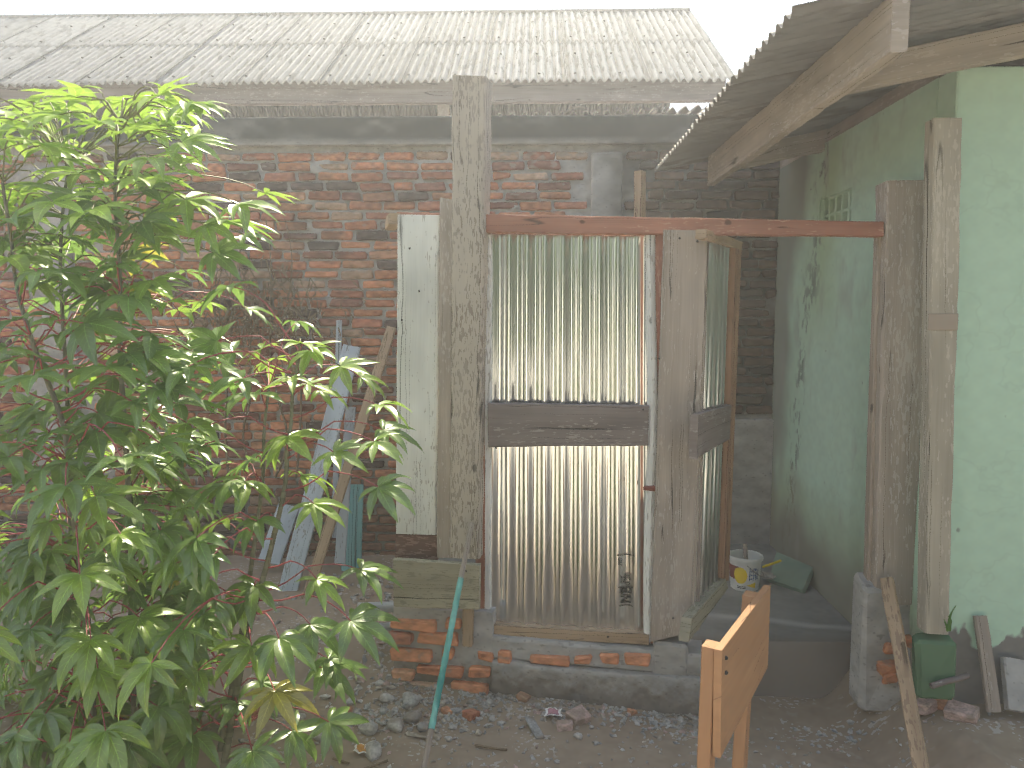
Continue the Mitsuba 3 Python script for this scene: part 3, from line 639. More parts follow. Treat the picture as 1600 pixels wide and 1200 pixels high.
# the open door leaf with its zinc
Lf = S + '__door'
hin = sh(1100, 1000, -.0); hin = np.array([hin[0], hin[1], 0]); tipd = unit(np.array([.278, .55, 0])); nl = unit(np.array([.55, -.278, 0]))
nl = nl if np.dot(nl, EYE - hin) > 0 else -nl
hin = hin + tipd * .04
def lf(px, py, off=0.0): return on(px, py, hin - nl * off, nl)
def lplank(name, px, off, t, kind, long='v', **kw): return plank(Lf + '__' + name, [lf(a, b, off) for a, b in px], nl, t, kind, long, **kw)
A2, B2, C2, D2 = [lf(a, b, .02) for a, b in ((1104, 366), (1150, 382), (1132, 912), (1080, 985))]
put(Lf, corr(D2, C2, A2, B2, nl, 7.5, .0105, 0, 30, 14, .005, 9), 'bright_zinc', True)
labels[Lf] = {'label': 'open door leaf of zinc in a timber frame'}
lplank('top_rail', [(1104, 358), (1160, 377), (1159, 390), (1103, 372)], -.012, .04, 5, 'h', c=.003)
lplank('outer_stile', [(1150, 384), (1159, 388), (1139, 908), (1131, 904)], -.010, .03, 12, c=.003)
lplank('bottom_rail', [(1081, 966), (1134, 904), (1138, 919), (1076, 1004)], -.014, .04, 6, 'h', c=.003)
lplank('cross_rail', [(1091, 648), (1143, 632), (1140, 687), (1089, 717)], -.022, .03, 3, 'h', c=.004)
# nail heads
for px, py, o in ((1062, 372, -.057), (1090, 377, -.057), (1052, 966, -.057), (1030, 560, -.057), (640, 388, -.0225), (655, 455, -.0225), (628, 500, -.0225), (716, 949, -.108), (728, 892, -.108), (950, 995, -.014), (775, 700, -.034), (1005, 640, -.034)):
    put(S + '__nail_head', moved(block((.008, .006, .008), .002), sh(px, py, o)), 'nail')

# ------------------------------------------------------------------ free-standing timber
W2 = thing('wooden_post', 'tall narrow pale olive post standing against the corner of the green house', 'post')
tp = lambda px, py: at(px, py, 2.60)
plank(W2, [tp(1460, 184), tp(1504, 184), tp(1483, 992), tp(1446, 990)], np.array([-.05, -1, 0]), .07, 11, c=.006, rough=.004, nseg=60)
q = tp(1473, 503); put(W2 + '__dark_band', moved(block((.098, .006, .056), .002), q + [0, -.0015, 0]), 'wood', False, np.tile([901.0, 2.0], (24, 1)) + _cb[:, :2] * .03)
K = thing('painted_block', 'green painted block under the narrow post at the house corner', 'block')
put(K, moved(block((.135, .085, .22), .012, .006), at(1466, 1035, 2.6) + [0, .035, -.03]), 'plastic_green')
R_ = thing('leaning_timber', 'sawn pale timber leaning against the thick post right of the doorway', 'timber')
bar(R_, at(1450, 1260, 2.25), at(1386, 906, 2.81), .043, .035, np.array([-.55, -.8, .3]), 5, nseg=40, rough=.004)
St = thing('timber_stud', 'short upright timber stud showing above the lintel behind the zinc', 'timber')
bar(St, at(1000, 640, 3.7), at(1000, 268, 3.7), .040, .055, np.array([-.55, -1, 0]), 5)
# bamboo pole
Pn = thing('bamboo_pole', 'thin grey pole wrapped in green tape leaning on the flaking post', 'pole')
p_top = sh(737, 818, -.098); p_bot = np.array([*atz(650, 1262, .0)[:2], .0])
pb = spline([p_bot, p_bot * .5 + p_top * .5, p_top], 40)
m_, uv_ = tube(pb, np.linspace(.0098, .0110, 40) * (1 + .05 * np.sin(np.arange(40) * 1.1)), 12, 0); put(Pn + '__shaft', m_, 'wood', True, uv_)
def frac(px, py):
    d = [abs((600 - np.dot(p - EYE, UPV) * F / np.dot(p - EYE, FWD)) - py) for p in pb]; return int(np.argmin(d))
i0, i1 = frac(0, 1135), frac(0, 906)
m_, uv_ = tube(pb[i0:i1 + 1], .0118 + .0008 * np.sin(np.arange(i1 - i0 + 1) * 2.3), 14, 0); put(Pn + '__tape_wrap', m_, 'green_tape', True, uv_)

# planks propped against the brick wall behind the cassava
def prop(label, cat_, name, px0, px1, y0, y1, w, t, kind, bsdf='wood'):
    k = thing(name, label, cat_, None); p0, p1 = at(*px0, y0), at(*px1, y1)
    bar(k, p0, p1, w, t, np.array([0, -1, .15]), kind, bsdf, nseg=30); return k
prop('long blue-grey painted board leaning on the brick wall', 'board', 'propped_board', (443, 950), (550, 541), 4.02, 4.53, .105, .022, 8)
prop('weathered brown batten leaning on the brick wall beside the white board', 'batten', 'propped_batten', (470, 965), (612, 512), 3.9, 4.55, .055, .03, 5)
prop('narrow pale grey strip standing upright behind the blue-grey board', 'batten', 'propped_batten', (523, 840), (530, 500), 4.5, 4.57, .033, .018, 8)
prop('pale plank standing low between the batten and the teal panel', 'board', 'propped_board', (531, 880), (548, 636), 4.3, 4.54, .06, .02, 8)
prop('flat teal panel standing on the ground against the bricks', 'panel', 'teal_panel', (549, 892), (553, 757), 4.34, 4.5, .115, .02, 10)
prop('dark board lying low behind the planks at the wall foot', 'board', 'propped_board', (420, 880), (452, 790), 4.3, 4.5, .13, .02, 8)
# grey pipes beside the plinth
for i, (a, b, l) in enumerate((((560, 950), (616, 948), 'upper of two short grey pipes jutting from behind the plinth'), ((556, 984), (614, 978), 'lower of two short grey pipes jutting from behind the plinth'))):
    k = thing('drain_pipe', l, 'pipe', None); m_, uv_ = tube([at(*a, 3.32), at(*b, 3.40)], .024 - .006 * i, 16); put(k, m_, 'pvc_grey', 40)

# ------------------------------------------------------------------ chair in the foreground
Ch = thing('board_stand', 'varnished orange-brown board fixed across two upright wooden posts in the foreground', 'stand')
n0 = at(1128, 1017, 1.82); f0 = on(1203, 915, np.array([0, 0, n0[2] + .012]), np.array([0, 0, 1.0]))
ax = unit(np.array([f0[0] - n0[0], f0[1] - n0[1], 0])); fc = unit(np.array([ax[1], -ax[0], 0]))
P_ = lambda px, py: on(px, py, n0, fc)
TLc, TRc, BRc, BLc = n0, P_(1204, 915), P_(1206, 1033), P_(1149, 1146)
BLc = TLc + np.array([0, 0, 1]) * (BLc[2] - TLc[2]) + ax * .012
BRc = TRc + np.array([0, 0, 1]) * (BRc[2] - TRc[2])
m_, uv_ = sweep((TLc, TRc), (BLc, BRc), fc, .020, 0, c=.0022, rough=.0006, nseg=30, across=6, chip=.3)
put(Ch + '__back_board', m_, 'varnish', True, uv_)
bw = np.linalg.norm(TRc - TLc)
for s, nm_ in ((.035, 0), (bw - .085, 1)):
    top = TLc + ax * s - fc * .021 + np.array([0, 0, -.006 + .012 * s / bw]); top[2] = min(top[2], TLc[2] + (TRc[2] - TLc[2]) * s / bw - .004)
    bot = np.array([top[0], top[1], 0]) - fc * .06
    bot = np.array([*(top - fc * .012 - ax * (.0 if nm_ == 0 else .05))[:2], .0])
    a_ = unit(top - bot); nn = unit(fc - a_ * np.dot(fc, a_))
    m_, uv_ = sweep((bot - ax * .024, top - ax * .024), (bot + ax * .024, top + ax * .024), nn, .034, 0, c=.003, rough=.0015, nseg=30); put(Ch + '__upright_post', m_, 'varnish', True, uv_ )
for z in (.03, .07): put(Ch + '__screw', moved(block((.010, .010, .010), .003), TLc + ax * (.032 + .004 * (z > .05)) + fc * .001 - [0, 0, z]), 'nail')

# ------------------------------------------------------------------ bucket, slab and clutter on the washroom floor
Bk = thing('paint_bucket', 'white plastic paint bucket with a yellow spot on its label inside the doorway', 'bucket')
c0 = atz(1163, 918, FZ); hb = at(1163, 866, c0[1] )[2] - FZ
rb, rt = 21.5 / F * c0[1], 25.5 / F * c0[1]
def lathe(prof, sides=40, c=(0, 0, 0)):
    prof = np.asarray(prof, float); th = np.linspace(0, 2 * np.pi, sides + 1)
    v = np.stack([prof[:, :1] * np.cos(th), prof[:, :1] * np.sin(th), np.repeat(prof[:, 1:], sides + 1, 1)], -1).reshape(-1, 3) + c
    return v, grid_faces(len(prof), sides + 1)[:, ::-1]
put(Bk + '__body', lathe([(0, .001), (rb - .004, .001), (rb, .006), (rt, hb - .012), (rt - .003, hb - .01), (rb - .004, .008), (0, .008)], 48, c0), 'plastic_white', 40)
put(Bk + '__rim', lathe([(rt - .002, hb - .022), (rt + .006, hb - .020), (rt + .007, hb - .012), (rt + .005, hb - .002), (rt + .001, hb), (rt - .003, hb - .003), (rt - .003, hb - .02)], 48, c0), 'plastic_white', 40)
def decal(t0, t1, z0, z1, lift=.0008, outline=None, n=14, m=10):
    """A printed patch on the bucket's side: angles from the direction of the camera, heights as fractions."""
    base = math.atan2(-c0[1], -c0[0])
    a = np.linspace(0, 1, n)[:, None]; b = np.linspace(-1, 1, m)[None]
    if outline: w = outline(a); zc_, zh = (z0 + z1) / 2, (z1 - z0) / 2; zf = zc_ + zh * b * w
    else: zf = (z0 + z1) / 2 + (z1 - z0) / 2 * b + 0 * a
    th = base + np.radians(t0 + (t1 - t0) * a) + 0 * zf; r = rb + (rt - rb) * zf + lift
    return np.stack([r * np.cos(th), r * np.sin(th), .004 + zf * (hb - .016)], -1).reshape(-1, 3) + c0, grid_faces(n, m)
put(Bk + '__label_brown', decal(-85, -22, .36, .80), 'print_brown', True)
put(Bk + '__label_yellow', decal(-42, 10, .24, .78, .0016, lambda a: np.sqrt(np.clip(1 - (2 * a - 1) ** 2, 0, 1))), 'print_yellow', True)
put(Bk + '__label_corner', decal(8, 46, .10, .30, .0012, lambda a: np.clip(a, .02, 1)), 'print_yellow', True)
bl = [decal(t, t + w, z0, z1, .0013, None, 4, 4) for t, w, z0, z1 in ((17, 3, .35, .80), (22, 7, .64, .69), (22, 7, .52, .57), (22, 7, .40, .45), (32, 3, .34, .78), (37, 9, .70, .76), (37, 9, .50, .56), (43, 4, .36, .66), (50, 4, .38, .74))]
put(Bk + '__label_lettering', cat(bl), 'print_blue', True)
put(Bk + '__label_lines', cat([decal(-30, 5, .14, .16, .0013), decal(-28, 6, .09, .11, .0013)]), 'ink', True)
hp = [c0 + [(rt + .012) * math.cos(t), (rt + .012) * math.sin(t), hb - .03 - .075 * math.sin(s)] for s in np.linspace(0, math.pi, 18) for t in [math.atan2(-c0[1], -c0[0]) + math.radians(172) - s * .92]]
m_, _ = tube(hp, .0022, 6); put(Bk + '__handle', m_, 'wire', True)
Sk = thing('mixing_stick', 'short pale stick standing up out of the paint bucket', 'stick')
m_, uv_ = tube([c0 + [.015, .0, .015], at(1164, 850, c0[1] + .01)], .011, 10, 4); put(Sk, m_, 'wood', 40, None)
Gs = thing('green_slab', 'broken slab of green painted plaster lying against the wall behind the bucket', 'slab')
gq = [atz(1213, 862, FZ + .10), atz(1270, 886, FZ + .10), atz(1254, 922, FZ + .02), atz(1200, 905, FZ + .02)]
gc = sum(gq) / 4; gx = unit(gq[1] - gq[0]); gn = unit(np.cross(gq[1] - gq[0], gq[0] - gq[3])); gn = gn if gn[2] > 0 else -gn
m_, uv_ = sweep((gq[0], gq[3]), (gq[1], gq[2]), gn, .035, 0, c=.004, rough=.004); put(Gs, m_, 'green_chip', True)
scene['green_chip'] = two(prin(proc(lambda p, n, uv: mix((.15, .21, .16), (.24, .32, .25), fbm(p.x * 12, p.y * 12, p.z * 12, 4))), .85, .2))
Cb = thing('broken_tile', 'small brown broken tile between the bucket and the green slab', 'tile')
put(Cb, moved(block((.10, .06, .03), .006, .008), atz(1207, 900, FZ + .03), rot(.2, .1, .5)), 'stone', False, np.tile([.3, .5], (24, 1)))
Yb = thing('yellow_stick', 'thin yellow stick lying across the green slab', 'stick')
m_, _ = tube([atz(1192, 886, FZ + .06), atz(1220, 876, FZ + .125)], .006, 8); put(Yb, m_, 'print_yellow', 40)

# ------------------------------------------------------------------ things along the house front
prop_y = YF - .03
k = thing('propped_board', 'narrow grey board propped against the bare foot of the green house', 'board')
bar(k, at(1553, 1112, YF - .12), at(1531, 962, YF - .02), .045, .02, np.array([0, -1, .2]), 0)
k = thing('concrete_slab', 'pale square slab leaning against the house at the right edge', 'slab')
bar(k, at(1592, 1112, YF - .12), at(1584, 1030, YF - .03), .085, .03, np.array([0, -1, .3]), 4, 'cement')
k = thing('low_stick', 'dark stick lying at the foot of the green house', 'stick')
m_, uv_ = tube(spline([at(1455, 1072, 2.56), at(1485, 1063, 2.58), at(1512, 1055, 2.62)], 8), .010, 8, 3); put(k, m_, 'wood', True, uv_)
k = thing('grass_tuft', 'small tuft of green blades growing beside the green block', 'plant')
for a, b, c_ in (((1482, 985), (1484, 965), (1494, 946)), ((1483, 985), (1486, 970), (1481, 962)), ((1481, 985), (1478, 975), (1475, 968))):
    P = spline([at(*a, 2.56), at(*b, 2.55), at(*c_, 2.54)], 8); m_, _ = tube(P, np.linspace(.006, .001, 8), 6); put(k + '__blade', m_, 'grass_green', True)

# ------------------------------------------------------------------ rubble
def rub(label, cat_, name, px, py, rpx, q, flat=.6, group=None, shape='stone', size=None):
    r = ray(px, py); z = 0.02
    for _ in range(6):
        P = atz(px, py, z); z = float(ground_z(P[0], P[1])) + .3 * rpx / F * P[1]
    rad = rpx / F * P[1]
    k = thing(name, label, cat_, group)
    if shape == 'stone': m = stone(rad, flat, int(px * 7 + py)); Rm = rot(rng.normal(0, .15), rng.normal(0, .15), rng.uniform(0, 6.28))
    else: m = block(np.array(size) * rad, rad * .12, rad * .08); Rm = rot(rng.normal(0, .18), rng.normal(0, .18), rng.uniform(-1.2, 1.2))
    m = moved(m, P, Rm)
    put(k, m, 'stone', 30 if shape == 'stone' else False, None) if False else put(k, m, 'stone', shape == 'stone', np.tile([q, .5], (len(m[0]), 1)))
STONES = [(641, 1095, 19, .1), (636, 1104, 10, .6), (616, 1111, 9, .3), (575, 1137, 21, .35), (618, 1133, 20, .4), (646, 1119, 21, .5), (662, 1136, 15, .5), (582, 1173, 24, .42), (592, 1067, 10, .3), (604, 1090, 15, .3), (712, 1109, 12, .5),
          (684, 1151, 8, .62), (682, 1142, 6, .35), (706, 1137, 8, .3), (747, 1145, 8, .63), (903, 1151, 9, .3), (592, 1040, 8, .2), (548, 1095, 11, .3), (530, 1120, 9, .35), (560, 1118, 9, .2), (598, 1112, 8, .1), (770, 1122, 9, .3), (782, 1130, 7, .35),
          (735, 1098, 8, .2), (700, 1154, 9, .3), (1330, 1129, 8, .3), (500, 1150, 12, .4), (470, 1120, 10, .3), (560, 1060, 9, .3), (1025, 1128, 5, .3), (960, 1142, 5, .2), (924, 1136, 6, .3), (870, 1190, 6, .3), (765, 1098, 8, .4), (690, 1098, 8, .63), (655, 1092, 8, .2)]
BIG = {(641, 1095): 'flat grey stone touching the brick pier, left of the pole', (575, 1137): 'round grey stone just above the orange wrapper', (618, 1133): 'grey stone between the round stone and the pole', (646, 1119): 'long bluish stone just left of the pole, behind the others',
       (662, 1136): 'bluish grey stone right beside the pole foot', (582, 1173): 'long flat grey stone just below the orange wrapper', (604, 1090): 'pale slab-like stone at the left corner of the pier', (712, 1109): 'bluish stone left of the squarish red brick lump', (500, 1150): 'grey stone under the right edge of the cassava leaves',
       (903, 1151): 'small stone just below the large pinkish brick lump', (747, 1145): 'small pale tan pebble lying alone right of the pole', (706, 1137): 'small pale stone lying alone below the red brick lump', (1330, 1129): 'small pale stone alone right of the board stand', (870, 1190): 'small stone alone at the bottom edge of the picture'}
for px, py, r_, q in STONES:
    own = BIG.get((px, py))
    rub(own or 'small grey or tan pebble lying loose in the rubble before the plinth', 'stone', 'rubble_stone', px, py, r_, q, .62, None if own else 'small loose pebbles before the plinth')
for px, py, r_, q, lab in ((737, 1117, 14, .78, 'squarish red brick lump just right of the bamboo pole'), (903, 1121, 20, .97, 'large pinkish brick lump left of the chair, below the zinc panel'), (882, 1134, 13, .95, 'rounded pink brick piece touching the large pinkish lump'),
                           (818, 1090, 11, .88, 'small orange brick shard upright against the plinth footing'), (697, 1112, 10, .9, 'orange brick bit behind the red lump near the pole'), (541, 1111, 11, .8, 'red brick piece half under the cassava leaves'),
                           (988, 1112, 8, .85, 'little orange brick chip at the plinth foot right of the shard'), (1106, 1138, 9, .8, 'red brick chip beside the front leg of the chair'), (1446, 1104, 20, .95, 'pink broken brick right of the leaning timber'),
                           (1474, 1094, 20, .9, 'pale orange broken brick upper in the heap by the house'), (1502, 1115, 24, .96, 'largest pale brick in the heap by the house'), (400, 1115, 16, .8, 'red brick lump behind the lower cassava leaves'), (300, 1135, 16, .82, 'red brick lump far left under the cassava')):
    rub(lab, 'brick', 'brick_piece', px, py, r_, q, .7, None, 'block', (1.9, 1.35, 1.0))
rub('long grey broken tile lying flat before the plinth', 'tile', 'tile_fragment', 836, 1138, 17, .5, .3, None, 'block', (3.2, .9, .55))
rub('brown bark-like piece of plank lying at the rubble edge', 'wood scrap', 'wood_scrap', 652, 1149, 14, .62, .3, None, 'block', (2.6, .6, .3))
# crumbs of lime and mortar along the foot of the plinth
cr_m, cr_uv = [], []
def crumb(x, y, r):
    m = moved(block((r * 2, r * rng.uniform(1, 1.8), r * rng.uniform(.5, 1.2)), r * .3, r * .3), np.array([x, y, float(ground_z(x, y)) + r * .25]), rot(*rng.uniform(-.6, .6, 2), rng.uniform(0, 6)))
    cr_m.append(m); cr_uv.append(np.tile([rng.choice([.1, .3, .35, .5, .62, .97], p=[.2, .3, .2, .12, .1, .08]), .5], (24, 1)))
for _ in range(700):
    s = rng.uniform(-.1, 1.45); d = abs(rng.normal(0, .10)) + .07; q = P0 + es * s + ns * d; crumb(q[0], q[1], rng.uniform(.003, .011))
for _ in range(420):
    px = rng.choice([1080, 1330, 700, 610]) + rng.normal(0, 42); py = 1108 + rng.normal(0, 14); q = atz(px, py, .03)
    if q[1] < shed_y(q[0]) - .06: crumb(q[0], q[1], rng.uniform(.003, .013))
for _ in range(500):
    q = atz(rng.uniform(380, 1560), 1200 - 120 * rng.random() ** 1.3, .02)
    if q[1] < shed_y(q[0]) - .08: crumb(q[0], q[1], rng.uniform(.002, .008))
for _ in range(250): crumb(rng.uniform(-1.4, -.6), rng.uniform(2.7, 4.3), rng.uniform(.004, .018))
put('mortar_crumbs', cat(cr_m), 'stone', False, np.vstack(cr_uv)); labels['mortar_crumbs'] = {'kind': 'stuff', 'label': 'pale crumbs of mortar and gravel scattered on the earth', 'category': 'gravel'}
def litter(name, label, px, py, w, h, mat, mat2):
    P = atz(px, py, .035); P[2] = float(ground_z(P[0], P[1])) + .012
    a = np.linspace(-1, 1, 12)[:, None]; b = np.linspace(-1, 1, 10)[None]
    rr = 1 - .25 * meshkit.noise(np.stack([a * 3 + px + 0 * b, b * 3 + 0 * a, 0 * a * b], -1))
    x, y = a * w * rr + 0 * b, b * h * rr + 0 * a; z = .03 * (meshkit.fbm(np.stack([x * 40 + px, y * 40, 0 * x], -1), 3) - .4) + .25 * (y + h)
    k = thing(name, label, 'wrapper'); v = np.stack([x, y, z], -1).reshape(-1, 3)
    put(k + '__backing', (v + P, grid_faces(12, 10)), mat); put(k + '__print', (v * [.66, .66, 1] + P + [0, -.002, .003], grid_faces(12, 10)), mat2)
litter('candy_wrapper', 'crumpled white and orange wrapper lying left of the pole', 565, 1160, .030, .024, 'paper_white', 'print_orange')
litter('candy_wrapper', 'crumpled silver and pink wrapper at the foot of the plinth', 864, 1107, .038, .026, 'paper_white', 'foil_pink')
for i, pts in enumerate(([(540, 1198), (570, 1188), (606, 1178)], [(742, 1151), (770, 1156), (792, 1161)], [(520, 1172), (545, 1180)])):
    k = thing('twig', ('dark twig lying at the bottom edge left of the pole', 'fine twig lying on the earth right of the pole', 'short twig among the stones under the cassava')[i], 'twig')
    P = np.array([atz(a, b, .03) for a, b in pts]); P[:, 2] = ground_z(P[:, 0], P[:, 1]) + .008; m_, _ = tube(spline(P, 10), .004, 6); put(k, m_, 'dry_plant', True)

# ------------------------------------------------------------------ dry creeper on the wall
Dv = thing('dry_creeper', 'dead brown creeper hanging on the brick wall behind the cassava', 'plant')
for i in range(4):
    x = at(350 + 38 * i, 500, YB)[0]; P = [np.array([x + rng.normal(0, .03), YB - .035, z]) for z in np.linspace(.6, 2.15, 7)]
    m_, _ = tube(spline(P, 30), np.linspace(.008, .003, 30), 6); put(Dv + '__vine', m_, 'dry_plant', True)
tw = []
for _ in range(420):
    px, py = rng.normal(395, 55), rng.normal(478, 34)
    p = at(px, py, YB - rng.uniform(.03, .13)); d = np.array([rng.normal(0, .5), rng.normal(0, .3), -1]); d /= np.linalg.norm(d); l = rng.uniform(.04, .13)
    q = p + d * l * .5 + [rng.normal(0, .012), 0, 0]; tw.append(tube([p, q, p + d * l], [.003, .0045, .0008], 4, 0, False)[0])
k = put(Dv + '__dead_leaves', cat(tw), 'dry_plant'); labels[k] = {'kind': 'stuff'}

# ------------------------------------------------------------------ cassava plants
def leaf_mesh(c, fwd, up, L, n, droop, age, seed):
    g = np.random.default_rng(seed); ns_, nx = 8, 5
    f = unit(fwd); u = unit(up - f * np.dot(up, f)); r_ = np.cross(f, u)
    V, Fc, UV, nn = [], [], [], 0
    step = math.radians(215 / (n - 1)) if n > 3 else math.radians(50)
    for i in range(n):
        ph = (i - (n - 1) / 2) * step * g.uniform(.93, 1.07); rel = 1 - .42 * abs((i - (n - 1) / 2) / ((n - 1) / 2)) ** 1.6
        l = L * rel * g.uniform(.9, 1.08); d0 = f * math.cos(ph) + r_ * math.sin(ph); tv = np.cross(u, d0)
        s = np.linspace(0, 1, ns_)
        th = g.normal(.12, .12) - (droop * g.uniform(.7, 1.3)) * s ** 1.2
        dx = np.concatenate([[0], np.cumsum(np.cos((th[1:] + th[:-1]) / 2))]) * l / (ns_ - 1); dz = np.concatenate([[0], np.cumsum(np.sin((th[1:] + th[:-1]) / 2))]) * l / (ns_ - 1)
        wdt = l * .136 * np.sin(np.pi * np.clip(s, .0, 1) ** .82) ** 1.05 * (1 - .15 * s) + l * .012 * (1 - s)
        x = np.linspace(-1, 1, nx)
        fold = g.uniform(.12, .42); nrm_ = -np.sin(th)[:, None] * d0 + np.cos(th)[:, None] * u
        side = g.normal(0, .10) * l * s ** 2
        P = c + dx[:, None, None] * d0 + dz[:, None, None] * u + (x[None, :, None] * wdt[:, None, None] + side[:, None, None]) * tv + (np.abs(x)[None, :, None] * wdt[:, None, None] * fold + (np.sin(s * 14 + i)[:, None] * np.abs(x)[None] * wdt[:, None] * .10)[..., None]) * nrm_[:, None, :]
        V.append(P.reshape(-1, 3)); Fc.append(grid_faces(ns_, nx) + nn); nn += ns_ * nx
        k = age * 10 + int(g.integers(1, 9)); UV.append(np.stack([k + .02 + .95 * np.repeat(s[:, None], nx, 1), np.repeat(x[None], ns_, 0)], -1).reshape(-1, 2))
    return (np.vstack(V), np.vstack(Fc)), np.vstack(UV)

STEMS = [  # plant, depth, path in the picture from the ground up, its radius at the foot
    (0, 2.50, [(345, 1240), (385, 1000), (425, 850), (448, 720), (456, 640), (468, 548)], .014),
    (0, 2.62, [(330, 1240), (374, 1010), (396, 860), (412, 700), (420, 606)], .012),
    (1, 2.50, [(212, 1240), (208, 1000), (203, 800), (190, 600), (187, 420), (180, 300), (188, 190)], .015),
    (2, 2.30, [(150, 1240), (138, 1000), (105, 700), (58, 555), (20, 400), (4, 285)], .014),
    (2, 2.62, [(118, 1240), (113, 900), (104, 600), (95, 440), (108, 250)], .012)]
CAS = [thing('cassava_plant', l, 'plant') for l in ('cassava plant nearest the shed, its leaves reaching over the white board', 'tallest cassava plant with bright yellow-green leaves at its top', 'cassava plant at the left edge, partly cut off by the picture')]
stem_pts = []
for pl, d, path, r0 in STEMS:
    P = [at(a, b, d + .05 * math.sin(i * 1.9)) for i, (a, b) in enumerate(path)]; P[0][2] = min(P[0][2], -.02)
    S_ = spline(P, 60); knob = 1 + .10 * (np.arange(60) % 4 == 0)
    m_, uv_ = tube(S_, np.linspace(r0, .0045, 60) * knob, 10); put(CAS[pl] + '__stem', m_, 'stem_bark', True)
    stem_pts.append((pl, S_))
NEAR = [(198, 157, 1.0, 2), (118, 152, 1, 2), (268, 178, 1, 2), (28, 182, 1, 2), (92, 180, .9, 2), (205, 203, .8, 2), (212, 192, .9, 2), (258, 250, .8, 2), (275, 268, .7, 2), (95, 248, .8, 1), (140, 315, 1.3, 0), (225, 298, 1, 0), (165, 290, .8, 1), (290, 312, 1.2, 1),
        (372, 320, 1.0, 1), (350, 347, 1.1, 1), (322, 352, .9, 1), (235, 372, .9, 1), (185, 355, .9, 1), (200, 445, 1.2, 0), (333, 395, 1.1, 0), (365, 448, 1.05, 0), (30, 300, .9, 1), (12, 335, 1, 1), (75, 385, 1.2, 0), (50, 388, 1, 1), (165, 456, 1.1, 0), (340, 533, 1.0, 0),
        (15, 560, .9, 0), (105, 616, 1.2, 0), (278, 631, 1.2, 0), (366, 601, 1.0, 0), (470, 536, .8, 2), (485, 548, .9, 1), (532, 572, .9, 2), (592, 633, .9, 1), (598, 672, 1, 0), (585, 690, .8, 1), (450, 682, 1.0, 1), (521, 706, .9, 1), (400, 716, .9, 0), (310, 700, 1.1, 0),
        (355, 756, 1.0, 0), (75, 645, 1.1, 0), (12, 678, .9, 0), (36, 734, 1.0, 0), (230, 722, 1.1, 0), (214, 776, 1.0, 0), (321, 825, 1.0, 0), (404, 812, 1.0, 0), (470, 744, 1, 1), (490, 787, .9, 1), (99, 842, 1.2, 0), (145, 828, 1, 0), (591, 761, 1.0, 0), (225, 889, 1.1, 0),
        (265, 857, 1.0, 0), (325, 905, 1.0, 0), (334, 938, 1.15, 0), (255, 911, 1.25, 0), (101, 942, 1.2, 0), (208, 975, 1.1, 0), (292, 998, 1.35, 0), (436, 998, 1.2, 0), (485, 976, 1.0, 0), (548, 970, 1.15, 0), (562, 889, 1.1, 0), (409, 1066, 1.2, 0), (326, 1038, 1.2, 0),
        (270, 1099, 1.3, 0), (158, 1080, 1.2, 0), (188, 1082, .9, 0), (86, 1050, 1.2, 0), (195, 1152, 1.2, 0), (302, 1148, 1.25, 0), (456, 1142, 1.1, 0), (514, 1128, 1.0, 0), (503, 1044, 1.1, 0), (495, 905, .8, 1), (40, 930, 1.2, 0), (28, 850, 1.1, 0), (60, 1000, 1.2, 0), (100, 1115, 1.2, 0),
        (440, 600, .7, 2), (455, 590, .7, 2), (480, 600, .7, 2), (500, 610, .7, 1), (430, 560, .7, 2), (410, 545, .8, 1), (190, 130, .0, 2)]
EDGE = [(0, 140), (100, 120), (200, 115), (330, 165), (300, 262), (425, 300), (400, 480), (540, 520), (660, 610), (610, 720), (560, 900), (545, 1060), (500, 1200), (-60, 1200), (-60, 140)]
from shapely.geometry import Polygon, Point
edge = Polygon(EDGE)
lr = np.random.default_rng(21)
spots = [(a, b, s, k, None) for a, b, s, k in NEAR if s > 0]
while len(spots) < len(NEAR) + 470:
    a, b = (lr.uniform(-50, 640) if lr.random() < .6 else lr.uniform(-50, 330)), lr.uniform(130, 1190)
    if not edge.contains(Point(a, b)): continue
    if min(math.hypot(a - c[0], b - c[1]) for c in spots) < 9: continue
    if a > 300 and lr.random() < .55: continue
    if a > 420 and b < 960 and lr.random() < .7: continue
    if 250 < a < 420 and 470 > b > 250 and lr.random() < .7: continue
    k = 0
    if b < 330: k = 2 if lr.random() < .45 else 1
    elif lr.random() < .3: k = 1
    elif lr.random() < .03: k = 3
    spots.append((a, b, lr.uniform(.6, 1.2), k, lr.normal(.03, .32)))
cnt = 0
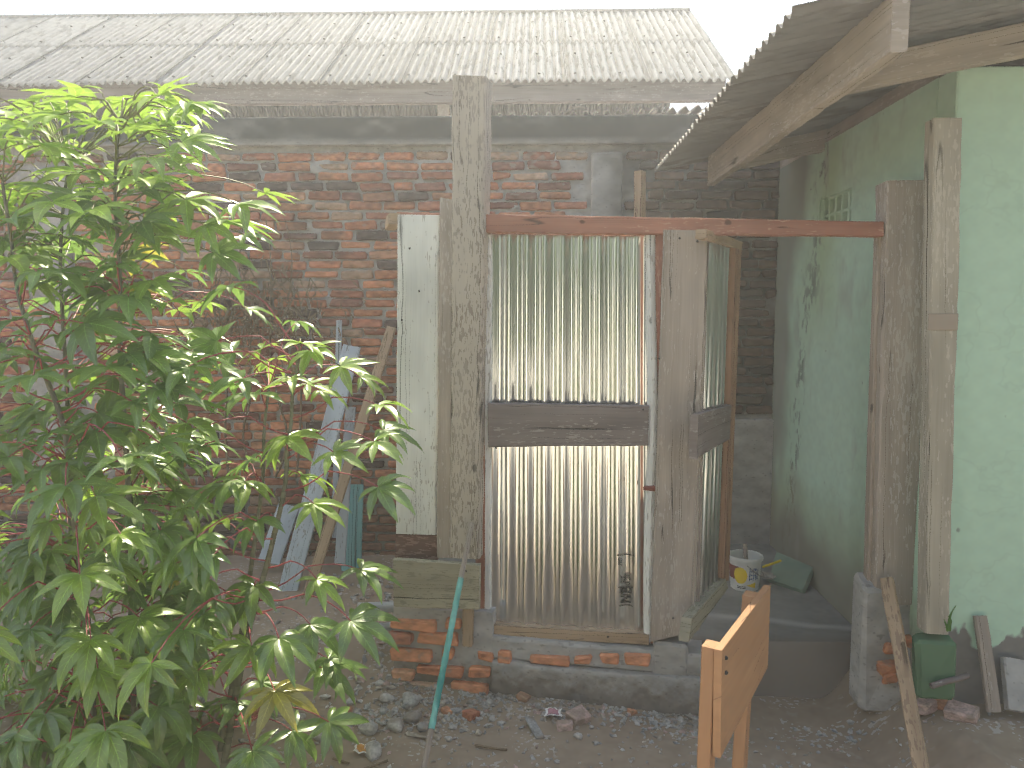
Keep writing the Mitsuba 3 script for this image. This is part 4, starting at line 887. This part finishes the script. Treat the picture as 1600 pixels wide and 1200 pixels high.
for i, (a, b, s, age, dd) in enumerate(spots):
    dep = 2.46 + (lr.normal(0, .10) if dd is None else dd + .06); dep = min(max(dep, 1.85), 3.05)
    c = at(a, b, dep)
    best, bd = None, 9
    for pl, S_ in stem_pts:
        for q in S_[6:]:
            if q[2] > c[2] + .10: continue
            w = np.linalg.norm(q - c) + .35 * abs((c[2] - q[2]) - .05)
            if w < bd: bd, best = w, (pl, q)
    if best is None or np.linalg.norm(best[1] - c) > .60: continue
    pl, q = best
    out = c - q; out[2] = 0; ol = np.linalg.norm(out); out = unit(out) if ol > .02 else unit([lr.normal(), lr.normal(), 0])
    hgt = c[2]
    young = age == 2
    tilt = lr.normal(.30, .22) + (.25 if hgt < .9 else 0)
    up = unit(np.array([0, 0, 1.0]) + out * tilt + np.array([lr.normal(0, .22), lr.normal(-.34, .26), 0]))
    fwd = unit(out + np.array([lr.normal(0, .25), lr.normal(0, .25), -.15 - .25 * (hgt < 1.0)]))
    n = 7 if s > .72 else 5
    droop = lr.uniform(.5, 1.0) + (.35 if hgt < 1.1 else 0) - (.3 if young else 0)
    L = .162 * s * lr.uniform(.94, 1.08)
    m_, uv_ = leaf_mesh(c, fwd, up, L, n, droop, age, i + 100)
    k = put(CAS[pl] + '__leaf', m_, 'leaf', True, uv_)
    mid = (q + c) / 2 + np.array([0, 0, .02 + .10 * np.linalg.norm(c - q)])
    m_, _ = tube(spline([q, q * .7 + c * .3 + [0, 0, .02], mid, c], 9), np.linspace(.0028, .0018, 9), 5, 0, False)
    put(k + '__petiole', m_, 'petiole_green' if (age == 2 or hgt > 1.75) else 'petiole_red', True)
    cnt += 1

# ------------------------------------------------------------------ the sunny yard behind the camera, seen mirrored in the zinc
k = thing('yard_wall', 'sunlit cream garden wall across the yard behind the viewer', 'wall')
put(k, box(-3.6, 2.2, -7.2, -7.0, -.1, 1.9), 'cream_plaster')
TREES = [(3.4, -5.5, 4.0, 'leafy tree at the right end of the cream garden wall'), (6.2, -4.6, 4.6, 'second tree right of the cream garden wall'), (8.5, -1.5, 5.0, 'tree at the far right of the yard'), (-4.9, -6.0, 4.2, 'leafy tree at the left end of the cream garden wall'), (-7.5, -3.5, 4.6, 'tree at the far left of the yard'), (-1.2, -10.5, 6.0, 'tall tree standing behind the cream garden wall')]
for i, (x, y, h, lab) in enumerate(TREES):
    k = thing('garden_tree', lab, 'tree')
    m_, _ = tube([[x, y, -.1], [x + .1, y, h * .35], [x, y + .1, h * .6]], [.16, .12, .06], 10); put(k + '__trunk', m_, 'stem_bark', True)
    g = np.random.default_rng(i); N = 2600
    d = g.normal(size=(N, 3)); d /= np.linalg.norm(d, axis=1, keepdims=True); rr = h * .46 * g.uniform(.35, 1, (N, 1)) ** .6
    ce = np.array([x, y, h * .56]) + d * rr * [1, 1, 1.0] * (.7 + .6 * meshkit.noise(d * 3 + i)[:, None])
    t1 = g.normal(size=(N, 3)); t1 /= np.linalg.norm(t1, axis=1, keepdims=True); t2 = np.cross(t1, g.normal(size=(N, 3))); t2 /= np.linalg.norm(t2, axis=1, keepdims=True)
    v = np.stack([ce - t1 * .2, ce + t2 * .1, ce + t1 * .2, ce - t2 * .1], 1).reshape(-1, 3); j = np.arange(N)[:, None] * 4
    put(k + '__crown', (v, np.vstack([j + [0, 1, 2], j + [0, 2, 3]])), 'far_leaf')

# ------------------------------------------------------------------ the dusty air against the light
scene['haze_air'] = {'type': 'homogeneous', 'albedo': rgb(.95, .95, .95), 'sigma_t': HAZE, 'phase': {'type': 'hg', 'g': .68}}
scene['haze'] = {'type': 'cube', 'to_world': T().translate([0, 0, 2.9]).scale([71, 71, 4.4]), 'bsdf': {'type': 'null'}, 'interior': {'type': 'ref', 'id': 'haze_air'}}
labels['haze'] = {'kind': 'stuff', 'label': 'bright dusty haze in the air against the light', 'category': 'haze'}
